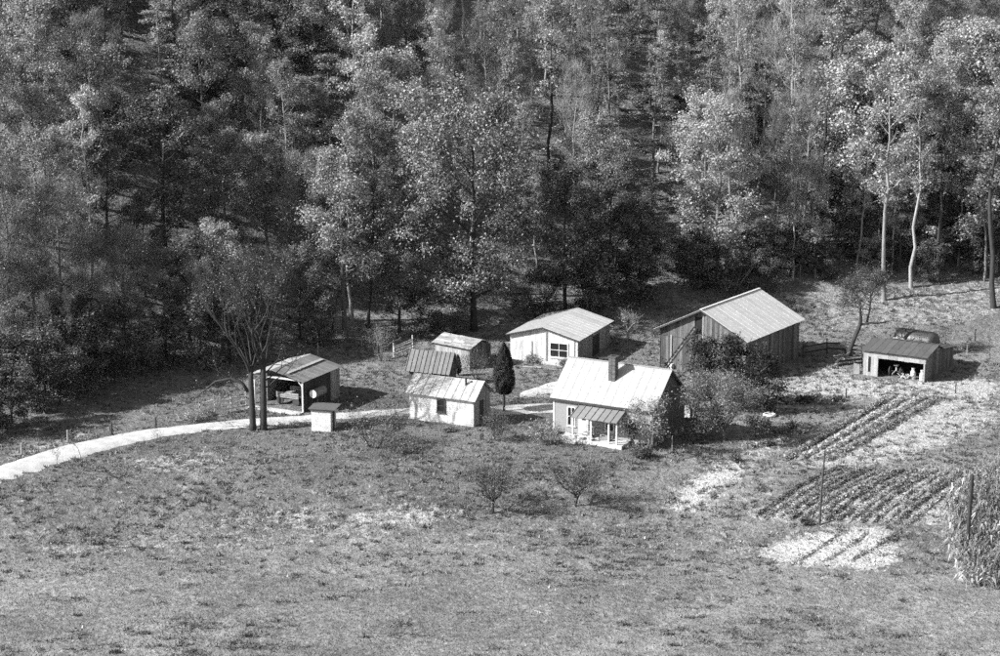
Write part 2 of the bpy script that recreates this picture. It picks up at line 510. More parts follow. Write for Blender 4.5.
def panels(parent, a, b, c, d, n, m, t=.025, rib=.035, name='roof_panel', jag=.03, ribs=1):
    """sheets of metal side by side on the roof plane: a-b is the eave, d-c the ridge"""
    a, b, c, d = map(Vector, (a, b, c, d))
    nn = (b - a).cross(d - a).normalized()
    for i in range(n):
        s, e = i / n, (i + 1) / n
        lo0, lo1 = a.lerp(b, s), a.lerp(b, e); hi0, hi1 = d.lerp(c, s), d.lerp(c, e)
        dn = (lo0 - hi0).normalized() * rb.uniform(0, jag)
        lift = nn * rb.uniform(0, .012)
        mb = MB()
        g = (lo1 - lo0) * .006
        mb.slab(lo0 + dn + lift + g, lo1 + dn + lift - g, hi1 + lift - g, hi0 + lift + g, t)
        for k in range(ribs):
            f = (k + .06) / ribs
            p, q = lo0.lerp(lo1, f) + dn + lift + nn * (t + rib / 2), hi0.lerp(hi1, f) + lift + nn * (t + rib / 2)
            mb.bar(p, q, rib, rib)
        mb.build(name, m, parent)

def window(parent, o, d, nrm, u0, u1, z0, z1, frame='white_paint', nx_=2, nz_=2, fw=.07, off=.03):
    """window > frame, panes, sill. The named part is the frame."""
    o, d, nrm = Vector(o), Vector(d), Vector(nrm)
    def bx_(a0, a1, b0, b1, n0, n1):
        p = [o + d * a0 + Vector((0, 0, b0)) + nrm * n0, o + d * a1 + Vector((0, 0, b0)) + nrm * n0, o + d * a1 + Vector((0, 0, b1)) + nrm * n0, o + d * a0 + Vector((0, 0, b1)) + nrm * n0]
        return p, nrm * (n1 - n0)
    f = MB()
    for (a0, a1, b0, b1) in ((u0 - fw, u0, z0 - fw, z1 + fw), (u1, u1 + fw, z0 - fw, z1 + fw), (u0, u1, z1, z1 + fw), (u0, u1, z0 - fw, z0)):
        f.prism(*bx_(a0, a1, b0, b1, off - .05, off + .04))
    for i in range(1, nx_): c = u0 + (u1 - u0) * i / nx_; f.prism(*bx_(c - .025, c + .025, z0, z1, off - .04, off + .02))
    for i in range(1, nz_): c = z0 + (z1 - z0) * i / nz_; f.prism(*bx_(u0, u1, c - .025, c + .025, off - .04, off + .022))
    wnd = f.build('window', frame, parent)
    for i in range(nx_):
        for k in range(nz_):
            a0, a1 = u0 + (u1 - u0) * i / nx_, u0 + (u1 - u0) * (i + 1) / nx_; b0, b1 = z0 + (z1 - z0) * k / nz_, z0 + (z1 - z0) * (k + 1) / nz_
            MB().prism(*bx_(a0 + .026, a1 - .026, b0 + .026, b1 - .026, off - .03, off - .015)).build('pane', 'glass', wnd)
    MB().prism(*bx_(u0 - fw - .05, u1 + fw + .05, z0 - fw - .05, z0 - fw, off - .05, off + .10)).build('sill', frame, wnd)
    return wnd

def at(px, py, ang):  # front-left base corner on the ground
    p = P(px, py); return (p.x, p.y, p.z), R(ang)

X_, Y_ = Vector((1, 0, 0)), Vector((0, 1, 0))

# ---------------- farmhouse
loc, rz = at(553.5, 434.0, -29)
fh = thing('farmhouse', 'farmhouse with bright white roof, brick chimney and front porch', 'house', loc, rz)
L, D, E_, RG = 8.72, 6.2, 3.2, 5.67
mb = MB(); z0 = .32
mb.prism([(0, 0, z0), (L, 0, z0), (L, 0, E_), (0, 0, E_)], (0, .12, 0)); mb.build('wall', 'pale_siding', fh)
mb = MB(); mb.prism([(0, D, z0), (L, D, z0), (L, D, E_), (0, D, E_)], (0, -.12, 0)); mb.build('wall', 'pale_siding', fh)
mb = MB(); mb.prism([(.002, .12, z0), (.002, D - .12, z0), (.002, D - .12, E_), (.002, D / 2, RG - .12), (.002, .12, E_)], (.12, 0, 0)); mb.build('wall', 'pale_siding', fh)
MB().box(.13, L - .15, .13, D - .13, .3, .5).build('floor_slab', 'dark_wood', fh)
gtop = lambda u: E_ + (RG - .14 - E_) * (1 - abs(u - D / 2) / (D / 2))
MB().prism([(L - .12, .12, z0), (L - .12, D - .12, z0), (L - .12, D - .12, E_), (L - .12, D / 2, RG - .2), (L - .12, .12, E_)], (.05, 0, 0)).build('wall', 'shaded_siding', fh)  # shade of the right gable put into its darker colour
boards(fh, (L - .06, 0, 0), Y_, D, .32, z0, gtop, 'shaded_siding', X_, th=.03)
for x in (-.03, L - .09):
    MB().box(x, x + .12, -.03, .10, z0, E_ - .05).build('corner_board', 'white_paint', fh)
for i in range(9):  # stone piers and sill under the walls
    x = .05 + i * (L - .5) / 8
    MB().box(x, x + rb.uniform(.3, .45), -.05, .3, -.25, z0 - .005).build('foundation_stone', 'stone', fh)
for i in range(5):
    y = .5 + i * (D - 1) / 4
    MB().box(L - .35, L + .02, y, y + .4, -.25, z0 - .005).build('foundation_stone', 'stone', fh)
ov, ovx = .25, .25
for s, (ya, yb) in enumerate(((-ov, D / 2), (D + ov, D / 2))):
    dz = (RG - E_) / (D / 2) * ov
    n_ = 12
    a, b, c, d = (-ovx, ya, E_ - dz + .02), (L + ovx, ya, E_ - dz + .02), (L + ovx, D / 2, RG + .02), (-ovx, D / 2, RG + .02)
    if s: a, b, c, d = b, a, d, c
    panels(fh, a, b, c, d, n_, 'bright_roof', t=.03, rib=.006, jag=.01)
MB().bar((-ovx, D / 2, RG + .06), (L + ovx, D / 2, RG + .06), .22, .03).build('ridge_cap', 'bright_roof', fh)
MB().box(-ovx + .02, L + ovx - .02, -ov - .01, -ov + .03, E_ - dz - .14, E_ - dz + .005).build('fascia', 'dark_wood', fh)
for y0_, z0_ in ((-ov, E_ - dz), (D + ov, E_ - dz)):
    MB().bar((L + ovx - .06, y0_, z0_ - .06), (L + ovx - .06, D / 2, RG - .06), .05, .14).build('barge_board', 'dark_wood', fh)
# chimney of single bricks, part way down the front slope
CX, CY, CZ0, CZ1 = 4.35, D / 2 - 1.2, RG - 1.6, RG + .78
ch = MB().box(CX - .27, CX + .27, CY - .27, CY + .27, CZ0, CZ1).build('chimney', 'mortar', fh)
bw_ = MB().box(-.13, .13, -.05, .05, -.05, .05).mesh('brick', 'brick')
nk = int((CZ1 - CZ0 - .05) / .115)
for k in range(nk):
    z = CZ1 - .06 - k * .115
    for side in range(4):
        for j in range(2):
            q_ = (-.145 + .29 * j) + (.02 if k % 2 else -.02)
            q = {0: (CX + q_, CY - .255, 0), 1: (CX + q_, CY + .255, 0), 2: (CX - .255, CY + q_, R(90)), 3: (CX + .255, CY + q_, R(90))}[side]
            o = link('brick', bw_, ch, (q[0], q[1], z), q[2]); o.scale = (1, .9 + rb.uniform(0, .12), 1)
MB().box(CX - .36, CX + .36, CY - .36, CY + .36, CZ1, CZ1 + .11).build('cap', 'brick', ch)
MB().box(CX - .18, CX + .18, CY - .18, CY + .18, CZ1 + .05, CZ1 + .125).build('flue', 'inside_shade', ch)
# front openings
FO, FN = (0, 0, 0), (0, -1, 0)
window(fh, FO, X_, FN, 1.32, 1.92, .95, 2.4, nx_=2, nz_=2)
dr = MB().box(2.42, 3.02, -.05, .02, .36, 2.35).build('door', 'white_paint', fh)
MB().box(2.55, 2.9, -.065, -.052, 1.5, 2.2).build('pane', 'glass', dr)
MB().box(2.30, 2.42, -.06, .02, .36, 2.5).build('door_frame', 'white_paint', fh)
MB().box(3.02, 3.14, -.06, .02, .36, 2.5).build('door_frame', 'white_paint', fh)
MB().tube([(2.94, -.07, 1.25), (2.94, -.12, 1.25)], .03, 6).build('knob', 'metal_dark', dr)
window(fh, FO, X_, FN, 4.7, 5.35, .95, 2.2, nx_=2, nz_=2)
window(fh, FO, X_, FN, 6.7, 7.35, .95, 2.2, nx_=2, nz_=2)
window(fh, (L - .03, 0, 0), Y_, (1, 0, 0), 2.2, 2.8, 3.3, 4.2, frame='grey_wood', nx_=1, nz_=2)
MB().box(.0, 1.0, D / 2 - .4, D / 2 + .4, .1, .2)
# porch
px0, px1, pd = 2.3, 6.4, 1.55
MB().box(1.2, 6.8, -pd, -.06, -.15, .30).build('porch_floor', 'concrete', fh)
MB().box(1.6, 2.9, -pd - .35, -pd - .003, -.2, .14).build('porch_step', 'concrete', fh)
for x in (2.45, 4.05, 5.6, 6.3):
    MB().box(x - .06, x + .06, -pd + .1, -pd + .22, .302, 2.02).build('porch_post', 'white_paint', fh)
panels(fh, (px0, -pd - .12, 2.12), (px1, -pd - .12, 2.12), (px1, -.04, 2.72), (px0, -.04, 2.72), 7, 'porch_roof', t=.02, rib=.05, jag=.05)
MB().box(px0 + .1, px1 - .05, -pd + .1, -pd + .2, 2.02, 2.11).build('porch_beam', 'grey_wood', fh)
for x in (px0 + .1, 3.6, 5.0, px1 - .1):
    MB().bar((x, -pd + .02, 2.12), (x, -.07, 2.66), .06, .08).build('rafter', 'grey_wood', fh)
def fl(x, y, z=.3):  # point in farmhouse axes -> place
    c_, s_ = math.cos(rz), math.sin(rz)
    return (loc[0] + c_ * x - s_ * y, loc[1] + s_ * x + c_ * y, loc[2] + z)
# porch things
def chair(label, p, a, m, group=None):
    t = thing('porch_chair', label, 'chair', p, a, group)
    MB().box(-.25, .25, -.25, .25, .40, .45).build('seat', m, t)
    for x in (-.22, .22):
        for y in (-.22, .22):
            MB().tube([(x, y, 0), (x, y, .40 if y < 0 else 1.0)], .025, 5).build('leg', m, t)
    for z in (.62, .78, .94): MB().box(-.2, .2, .205, .235, z - .05, z + .05).build('back_slat', m, t)
    return t
chair('dark wooden chair standing on the farmhouse porch', fl(4.35, -1.0), rz + .3, 'dark_wood')
chair('pale wooden chair by the farmhouse door', fl(3.3, -.6), rz - .2, 'pale_wood')
def bucket(label, p, m, r=.2, h=.32, group=None):
    t = thing('bucket', label, 'bucket', p, 0, group)
    MB().tube([(0, 0, 0), (0, 0, h)], [r * .8, r], 12, cap=True).build('pail', m, t)
    MB().tube([(0, 0, h - .02), (0, 0, h + .02)], [r * 1.08, r * 1.08], 12).build('rim', m, t)
    MB().tube([(r * math.cos(a), 0, h + r * .9 * math.sin(a)) for a in np.linspace(0, math.pi, 8)], .01, 4).build('handle', 'metal_dark', t)
    return t
bucket('white bucket at the porch edge beside the farmhouse door', fl(2.6, -1.35), 'white_paint')
bucket('pale metal bucket between the two porch chairs', fl(3.8, -1.25), 'metal_pale', .18, .28)
bucket('low white washtub on the porch floor', fl(3.1, -1.3), 'tyre_white', .3, .22)
t = thing('wooden_crate', 'slatted wooden crate on the porch floor behind the posts', 'crate', fl(5.0, -.8), rz + .2)
for i in range(3): MB().box(-.3, .3, -.2, -.18, .02 + i * .13, .12 + i * .13).build('slat', 'pale_wood', t)
for i in range(3): MB().box(-.3, .3, .18, .2, .02 + i * .13, .12 + i * .13).build('slat', 'pale_wood', t)
for x in (-.32, .3): MB().box(x, x + .02, -.2, .2, .0, .4).build('end_panel', 'grey_wood', t)
MB().box(-.3, .3, -.18, .18, 0, .02).build('bottom_board', 'grey_wood', t)

# ---------------- small white outbuilding
loc, rz = at(409.8, 418.6, -26)
sw = thing('small_outbuilding', 'small white clapboard outbuilding with streaked metal roof and stove pipe', 'outbuilding', loc, rz)
L, D, E_, RG = 5.92, 2.95, 2.45, 3.53
MB().box(.04, L - .05, .05, D - .04, -.1, E_).build('wall', 'white_board', sw)
zz = .15
while zz < E_ - .02:   # clapboards
    for (s0, s1) in (((0, 2.55), (3.35, L)) if .85 < zz + .1 < 2.0 else ((0, L),)):
        MB().prism([(s0, .05, zz), (s0, .05, zz + .19), (s0, .035, zz + .19), (s0, .012, zz)], (s1 - s0, 0, 0)).build('clapboard', 'white_board', sw)
    zz += .18
MB().box(.03, L - .03, .0, .05, -.25, .13).build('foundation', 'stone', sw)
gt2 = lambda u: E_ + (RG - .12 - E_) * (1 - abs(u - D / 2) / (D / 2))
MB().prism([(L - .06, .05, 0), (L - .06, D - .05, 0), (L - .06, D - .05, E_), (L - .06, D / 2, RG - .16), (L - .06, .05, E_)], (.04, 0, 0)).build('gable_backing', 'shaded_siding', sw)
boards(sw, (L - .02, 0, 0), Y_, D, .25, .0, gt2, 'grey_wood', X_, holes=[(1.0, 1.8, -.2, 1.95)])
MB().prism([(.02, .05, 0), (.02, D - .05, 0), (.02, D - .05, E_), (.02, D / 2, RG - .16), (.02, .05, E_)], (-.04, 0, 0)).build('wall', 'white_board', sw)
dr = MB().box(L - .02, L + .02, 1.0, 1.8, .0, 1.93).build('door', 'dark_wood', sw)
MB().tube([(L + .02, 1.7, 1.0), (L + .08, 1.7, 1.0)], .03, 6).build('knob', 'metal_dark', dr)
window(sw, FO, X_, FN, 2.65, 3.25, .98, 1.9, frame='dark_wood', nx_=1, nz_=2, fw=.1)
ov, ovx = .3, .35; dz = (RG - E_) / (D / 2) * ov
for s, ya in enumerate((-ov, D + ov)):
    a, b, c, d = (-ovx, ya, E_ - dz), (L + .3, ya, E_ - dz), (L + .3, D / 2, RG), (-ovx, D / 2, RG)
    if s: a, b, c, d = b, a, d, c
    panels(sw, a, b, c, d, 9, 'small_roof', t=.02, rib=.035, jag=.06)
sp = MB().tube([(4.75, .95, 2.6), (4.75, .95, 3.75)], .085, 8).build('stove_pipe', 'metal_dark', sw)
MB().tube([(4.75, .95, 3.75), (4.75, .95, 3.85)], [.15, .02], 8).build('pipe_cap', 'metal_dark', sp)
MB().slab((4.35, .45, 2.60), (5.1, .45, 2.60), (5.1, 1.4, 3.41), (4.35, 1.4, 3.41), .03).build('flashing', 'rusty_roof', sw)

# ---------------- dark-roofed shed behind it
loc, rz = at(409.0, 383.4, -21)
ds = thing('low_shed', 'low shed with dark rusted ribbed metal roof behind the small white outbuilding', 'shed', loc, rz)
L, D, E_, RG = 3.75, 1.9, 1.6, 2.9
MB().box(.03, L - .03, .03, D - .03, -.2, E_).build('wall', 'dark_wood', ds)
boards(ds, (0, .03, 0), X_, L, .22, -.05, lambda u: E_, 'barn_wood', (0, -1, 0))
boards(ds, (L - .03, 0, 0), Y_, D, .22, -.05, lambda u: E_ + (RG - .1 - E_) * (1 - abs(u - D / 2) / (D / 2)), 'barn_wood', X_)
for s, ya in enumerate((-.3, D + .3)):
    dz = (RG - E_) / (D / 2) * .3
    a, b, c, d = (-.25, ya, E_ - dz), (L + .25, ya, E_ - dz), (L + .25, D / 2, RG), (-.25, D / 2, RG)
    if s: a, b, c, d = b, a, d, c
    panels(ds, a, b, c, d, 10, 'rusty_roof', t=.02, rib=.06, jag=.05)

# ---------------- shed with patched board roof
loc, rz = at(435.2, 362.6, -40)
ps = thing('patched_shed', 'small shed with weathered patched board roof behind the dark-roofed shed', 'shed', loc, rz)
L, D, E_, RG = 4.2, 3.0, 1.87, 2.49
MB().box(.04, L - .04, .04, D - .04, -.2, E_ - .03).build('wall', 'dark_wood', ps)
boards(ps, (0, .04, 0), X_, L, .2, -.05, lambda u: E_ - .02, 'pale_wood', (0, -1, 0))
boards(ps, (L - .04, 0, 0), Y_, D, .2, -.05, lambda u: E_ + (RG - .1 - E_) * (1 - abs(u - D / 2) / (D / 2)), 'barn_wood', X_)
for s, (ya) in enumerate((-.25, D + .25)):
    for i in range(7):     # courses of boards, uneven and lifting
        f0, f1 = i / 7, (i + 1) / 7 + .02
        y_0, y_1 = ya + (D / 2 - ya) * f0, ya + (D / 2 - ya) * f1
        zz0, zz1 = E_ + (RG - E_) * f0, E_ + (RG - E_) * f1
        x = -.25
        while x < L + .2:
            w_ = rb.uniform(.6, 1.5); x1 = min(x + w_, L + .25)
            lift = rb.uniform(.0, .05)
            q = [(x + .01, y_0, zz0 + lift + .03), (x1 - .01, y_0, zz0 + lift * .5 + .03), (x1 - .01, y_1, zz1 + lift), (x + .01, y_1, zz1 + lift)]
            if s: q = [q[1], q[0], q[3], q[2]]
            MB().slab(*q, .025).build('roof_board', rb.choice(['shingle', 'shingle', 'pale_wood', 'grey_wood']), ps)
            x = x1
    MB().slab(*((( -.2, ya + .05 if not s else D / 2, (E_ if not s else RG) - .03), (L + .2, ya + .05 if not s else D / 2, (E_ if not s else RG) - .03), (L + .2, D / 2 if not s else ya - .05, (RG if not s else E_) - .03), (-.2, D / 2 if not s else ya - .05, (RG if not s else E_) - .03))), .02).build('roof_deck', 'dark_wood', ps)

# ---------------- white garage
loc, rz = at(510.2, 359, -23)
ga = thing('white_garage', 'white board garage with low pale metal gable roof and four-pane front window', 'garage', loc, rz)
L, D, E_, RG = 6.7, 8.6, 2.48, 3.36
gt = lambda u: E_ + (RG - .06 - E_) * (1 - abs(u - L / 2) / (L / 2))
MB().prism([(.05, .06, -.3), (L - .05, .06, -.3), (L - .05, .06, E_ - .03), (L / 2, .06, RG - .1), (.05, .06, E_ - .03)], (0, .06, 0)).build('wall', 'white_board', ga)
for x in (.04, L - .1): MB().box(x, x + .06, .13, D, -.3, E_ - .02).build('wall', 'dark_wood', ga)
MB().prism([(.05, D, -.3), (L - .05, D, -.3), (L - .05, D, E_ - .03), (L / 2, D, RG - .1), (.05, D, E_ - .03)], (0, -.06, 0)).build('wall', 'grey_wood', ga)
wh = (3.95, 5.75, .55, 1.95)
boards(ga, (0, .06, 0), X_, L, .26, -.2, gt, 'white_board', (0, -1, 0), holes=[wh])
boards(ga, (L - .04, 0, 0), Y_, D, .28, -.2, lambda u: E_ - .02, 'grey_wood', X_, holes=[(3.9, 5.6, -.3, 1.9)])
window(ga, (0, .03, 0), X_, (0, -1, 0), wh[0] + .07, wh[1] - .07, wh[2] + .09, wh[3] - .05, frame='white_paint', nx_=2, nz_=2, fw=.09)
MB().box(3.55, 3.72, -.035, .02, -.1, 3.28).build('trim_board', 'grey_wood', ga)
MB().box(6.35, 6.42, -.03, .02, -.1, 2.45).build('trim_board', 'grey_wood', ga)
dr = MB().box(1.25, 2.15, -.03, .02, -.1, 1.85).build('door', 'white_board', ga)
for x in (1.2, 2.15): MB().box(x, x + .05, -.04, .02, -.1, 1.9).build('door_frame', 'grey_wood', ga)
MB().tube([(2.05, -.04, .9), (2.05, -.09, .9)], .03, 6).build('knob', 'metal_dark', dr)
MB().box(3.4, 6.2, -.7, -.1, -.2, .18).build('concrete_step', 'concrete', ga)
MB().box(L + .003, L + .05, 3.9, 5.6, -.2, 1.9).build('side_door', 'dark_wood', ga)
ov = .3; dz = (RG - E_) / (L / 2) * ov
panels(ga, (-ov, D + .3, E_ - dz), (-ov, -.35, E_ - dz), (L / 2, -.35, RG), (L / 2, D + .3, RG), 12, 'bright_roof', t=.02, rib=.012)
panels(ga, (L + ov, -.35, E_ - dz), (L + ov, D + .3, E_ - dz), (L / 2, D + .3, RG), (L / 2, -.35, RG), 12, 'garage_roof', t=.02, rib=.012)
for xa in (-ov, L + ov): MB().bar((xa, -.3, E_ - dz - .05), (L / 2, -.3, RG - .05), .05, .1).build('barge_board', 'dark_wood', ga)

# ---------------- barn
loc, rz = at(659.4, 367.4, -34.5)
ba = thing('barn', 'large grey board barn with pale metal gable roof and dark loft opening', 'barn', loc, rz)
L, D, E_, RG = 8.8, 10.6, 3.82, 6.0
gt = lambda u: E_ + (RG - .08 - E_) * (1 - abs(u - L / 2) / (L / 2))
MB().prism([(.1, .12, -.3), (L - .1, .12, -.3), (L - .1, .12, E_ - .05), (L / 2, .12, RG - .2), (.1, .12, E_ - .05)], (0, .06, 0)).build('wall', 'dark_wood', ba)
MB().prism([(.1, D, -.3), (L - .1, D, -.3), (L - .1, D, E_ - .05), (L / 2, D, RG - .2), (.1, D, E_ - .05)], (0, -.06, 0)).build('wall', 'dark_wood', ba)
for x in (.05, L - .11): MB().box(x, x + .06, .19, D - .07, -.3, E_ - .02).build('wall', 'dark_wood', ba)
boards(ba, (0, .10, 0), X_, L, .27, -.1, lambda u: 3.25, 'barn_wood', (0, -1, 0))
boards(ba, (0, .05, 0), X_, L, .25, 3.1, gt, 'barn_wood', (0, -1, 0), holes=[(3.55, 4.3, 3.6, 5.2)], jit=.1)
MB().box(3.55, 4.3, .09, .11, 3.5, 5.25).build('loft_shade_sheet', 'inside_shade', ba)  # black sheet in place of the unlit loft inside
boards(ba, (L - .05, 0, 0), Y_, D, .27, -.15, lambda u: E_ - .03, 'barn_wood', X_)
boards(ba, (.05, 0, 0), Y_, D, .27, -.15, lambda u: E_ - .03, 'barn_wood', -X_)
for x in (1.1, 5.0): MB().box(x, x + .16, -.03, .03, -.2, 3.2).build('trim_board', 'pale_wood', ba)
MB().box(4.38, 4.5, -.03, .015, 3.2, 5.75).build('trim_board', 'pale_wood', ba)
ov = .4; dz = (RG - E_) / (L / 2) * ov
panels(ba, (-ov, D + .35, E_ - dz), (-ov, -.5, E_ - dz), (L / 2, -.5, RG), (L / 2, D + .35, RG), 14, 'barn_roof', t=.025, rib=.006)
panels(ba, (L + ov, -.5, E_ - dz), (L + ov, D + .35, E_ - dz), (L / 2, D + .35, RG), (L / 2, -.5, RG), 14, 'barn_roof', t=.025, rib=.006)
for xa in (-ov, L + ov): MB().bar((xa, -.45, E_ - dz - .08), (L / 2, -.45, RG - .08), .05, .16).build('barge_board', 'dark_wood', ba)
MB().bar((L / 2, -.5, RG + .05), (L / 2, D + .35, RG + .05), .25, .03).build('ridge_cap', 'barn_roof', ba)
c_, s_ = math.cos(rz), math.sin(rz)
def bl(x, y, z): return Vector((loc[0] + c_ * x - s_ * y, loc[1] + s_ * x + c_ * y, loc[2] + z))
el = thing('hay_elevator', 'long dark hay elevator leaning from the ground up to the barn loft', 'hay elevator', bl(1.3, -1.9, 0), rz)
p0, p1 = Vector((0, 0, .05)), Vector((2.5, 1.75, 4.3))
for k in (-.16, .16): MB().bar(p0 + Vector((k, 0, 0)), p1 + Vector((k, 0, 0)), .06, .14).build('rail', 'dark_wood', el)
for k in range(11): q = p0.lerp(p1, (k + .5) / 11); MB().bar(q - X_ * .15, q + X_ * .15, .05, .04).build('rung', 'grey_wood', el)

# ---------------- machine shed with open front
loc, rz = at(863.0, 374.7, -31)
ms = thing('machine_shed', 'low open-fronted machine shed with dark roof at the right', 'shed', loc, rz)
L, D = 5.8, 7.6
zt = [(0, 2.36), (2.7, 2.85), (4.3, 2.25), (D, 1.8)]
MB().prism([(L - .05, 0, -.2), (L - .05, D, -.2)] + [(L - .05, y, z - .05) for y, z in zt[::-1]], (-.05, 0, 0)).build('wall', 'dark_wood', ms)
boards(ms, (L - .05, 0, 0), Y_, D, .3, -.1, lambda u: float(np.interp(u, [q[0] for q in zt], [q[1] for q in zt])) - .03, 'barn_wood', X_)
MB().prism([(0, 0, -.2), (0, D, -.2)] + [(0, y, z - .05) for y, z in zt[::-1]], (.05, 0, 0)).build('wall', 'grey_wood', ms)
MB().box(.06, L - .11, D - .08, D - .02, -.2, 1.7).build('wall', 'dark_wood', ms)
MB().box(.06, L - .11, 3.4, 3.46, -.2, 2.5).build('partition', 'inside_shade', ms)  # back of the open bay coloured near-black for its shade
boards(ms, (0, 0, 0), X_, 1.25, .25, -.05, lambda u: 2.2, 'pale_wood', (0, -1, 0), holes=[(.42, .8, .35, 1.75)])
boards(ms, (1.25, 0, 0), X_, L - 1.25, .5, 1.72, lambda u: 2.2, 'pale_wood', (0, -1, 0), jit=.04)
MB().box(.42, .8, .02, .05, .3, 1.8).build('window_shade_sheet', 'inside_shade', ms)  # black sheet in place of the shade behind the window slit
for x in (1.25, 5.6): MB().box(x, x + .12, -.04, .1, -.2, 2.2).build('post', 'pale_wood', ms)
sl = (zt[1][1] - zt[0][1]) / 2.7
panels(ms, (-.2, -.3, 2.36 - .3 * sl), (L + .2, -.3, 2.36 - .3 * sl), (L + .2, 2.7, 2.85), (-.2, 2.7, 2.85), 10, 'shed_roof', t=.025, rib=.012)
panels(ms, (L + .2, 4.3, 2.25), (-.2, 4.3, 2.25), (-.2, 2.7, 2.85), (L + .2, 2.7, 2.85), 10, 'shed_roof', t=.02, rib=.03)
panels(ms, (L + .2, D + .2, 1.78), (-.2, D + .2, 1.78), (-.2, 4.32, 2.22), (L + .2, 4.32, 2.22), 10, 'shed_roof', t=.02, rib=.03)
c_, s_ = math.cos(rz), math.sin(rz)
MSL, MSC, MSS = loc, c_, s_
def ml(x, y, z=0): return Vector((MSL[0] + MSC * x - MSS * y, MSL[1] + MSS * x + MSC * y, MSL[2] + z))
def milk_can(label, p, m, s=1.0):
    t = thing('milk_can', label, 'milk can', p)
    MB().tube([(0, 0, 0), (0, 0, .42 * s), (0, 0, .52 * s), (0, 0, .62 * s)], [.16 * s, .16 * s, .09 * s, .1 * s], 10).build('body', m, t)
    MB().tube([(0, 0, .62 * s), (0, 0, .67 * s)], [.115 * s, .115 * s], 10).build('lid', m, t)
    for k in (-1, 1): MB().tube([(k * .15 * s, 0, .38 * s), (k * .21 * s, 0, .46 * s), (k * .1 * s, 0, .54 * s)], .012, 4).build('handle', 'metal_dark', t)
milk_can('pale tall milk can left of two at the machine shed post', ml(4.35, .9), 'metal_pale', 1.5)
milk_can('pale tall milk can right of two at the machine shed post', ml(5.25, .7), 'metal_pale', 1.4)
t = thing('farm_implement', 'old farm implement with pale seat and spoked wheels inside the machine shed', 'implement', ml(2.7, 1.0), rz)
for k in (-.5, .5):
    wm = MB(); n_ = 14
    for i in range(n_):
        a0, a1 = 2 * math.pi * i / n_, 2 * math.pi * (i + 1) / n_
        wm.bar((k, .45 * math.cos(a0), .45 + .45 * math.sin(a0)), (k, .45 * math.cos(a1), .45 + .45 * math.sin(a1)), .06, .05)
    for i in range(7):
        a0 = 2 * math.pi * i / 7; wm.bar((k, 0, .45), (k, .44 * math.cos(a0), .45 + .44 * math.sin(a0)), .025, .025)
    wm.build('wheel', 'metal_dark', t)
MB().tube([(-.5, 0, .45), (.5, 0, .45)], .04, 6).build('axle', 'metal_dark', t)
MB().bar((0, .6, .55), (0, -.9, .4), .1, .1).build('tongue', 'grey_wood', t)
MB().box(-.16, .22, -.2, .12, .98, 1.08).build('seat', 'white_paint', t)
MB().bar((.03, 0, .5), (.03, -.02, .99), .08, .08).build('seat_post', 'metal_pale', t)
t = thing('scrap_heap', 'heap of pale boards and scrap inside the machine shed front', 'scrap heap', ml(3.9, .55), rz)
for i in range(14):
    a = Vector((rb.uniform(-.5, .5), rb.uniform(-.3, .3), rb.uniform(.03, .1))); MB().bar(a, a + Vector((rb.uniform(-.5, .5), rb.uniform(-.3, .3), rb.uniform(.1, .5))), rb.uniform(.06, .16), .04).build('scrap_board', rb.choice(['white_board', 'pale_wood', 'metal_pale', 'dark_wood']), t)
# board leaning outside the left end
t = tag(MB().slab((0, 0, 0), (.55, -.1, 0), (.55, .25, .85), (.05, .3, .95), .04).build('leaning_board', 'pale_wood', None, loc=ml(-.85, -.2)), 'pale board leaning outside the left end of the machine shed', 'board')
# tank
p = P(916, 352)
tk = thing('storage_tank', 'big dark cylindrical storage tank lying behind the machine shed', 'tank', (p.x, p.y, p.z), R(-38))
pr = [(-2.1, .05), (-2.08, .7), (-1.9, .98), (-1.6, 1.06), (1.6, 1.06), (1.9, .98), (2.08, .7), (2.1, .05)]
MB().tube([(x, 0, 1.05) for x, r in pr], [r for x, r in pr], 24).build('shell', 'tank_dark', tk, smooth=True)
for x in (-1.2, 1.2): MB().box(x - .15, x + .15, -.8, .8, -.2, .35).build('cradle', 'concrete', tk)
for x in (-1.5, 1.5): MB().tube([(x - .03, 0, 1.05), (x + .03, 0, 1.05)], [1.072, 1.072], 24).build('band', 'tank_dark', tk)
t = thing('half_hoop', 'pale curved metal hoop beside the dark tank', 'hoop', (p.x - 2.0, p.y - .9, p.z), R(-24))
for k in range(3): MB().tube([(1.1 * math.cos(a), k * .25, 1.55 * math.sin(a)) for a in np.linspace(0.02, math.pi - .02, 14)], .05, 5).build('rib', 'metal_pale', t)

# ---------------- carport
loc, rz = at(254, 406.2, -26.5)
cp = thing('carport', 'open-fronted carport with low grey metal roof behind the twin-trunk tree', 'carport', loc, rz)
L, D, E_, RG = 4.9, 5.75, 2.85, 3.45
gt = lambda u: E_ + (RG - E_) * (1 - abs(u - L * .42) / (L * .42 if u < L * .42 else L * .58)) - .06
for x, y in ((0, 0), (L - .12, 0), (0, D / 2), (L - .12, D / 2), (0, D - .12), (L - .12, D - .12), (-.0, .0)):
    if (x, y) != (-.0, .0) or True: pass
for x in (0, L - .12): MB().box(x, x + .12, 0, .12, -.2, E_ - .06).build('post', 'white_paint', cp)
for x, dx in ((.12, .45), (L - .12, -.45)): MB().bar((x, .06, E_ - .6), (x + dx, .06, E_ - .14), .06, .06).build('knee_brace', 'white_paint', cp)
MB().box(.12, L - .12, .01, .11, E_ - .2, E_ - .06).build('beam', 'white_board', cp)
MB().box(L - .10, L - .04, .13, D - .1, -.2, E_ - .08).build('wall', 'inside_shade', cp)  # inner wall coloured near-black for the shade under the roof
boards(cp, (L - .04, .3, 0), Y_, D - .3, .3, -.1, lambda u: E_ - .09, 'dark_wood', X_)
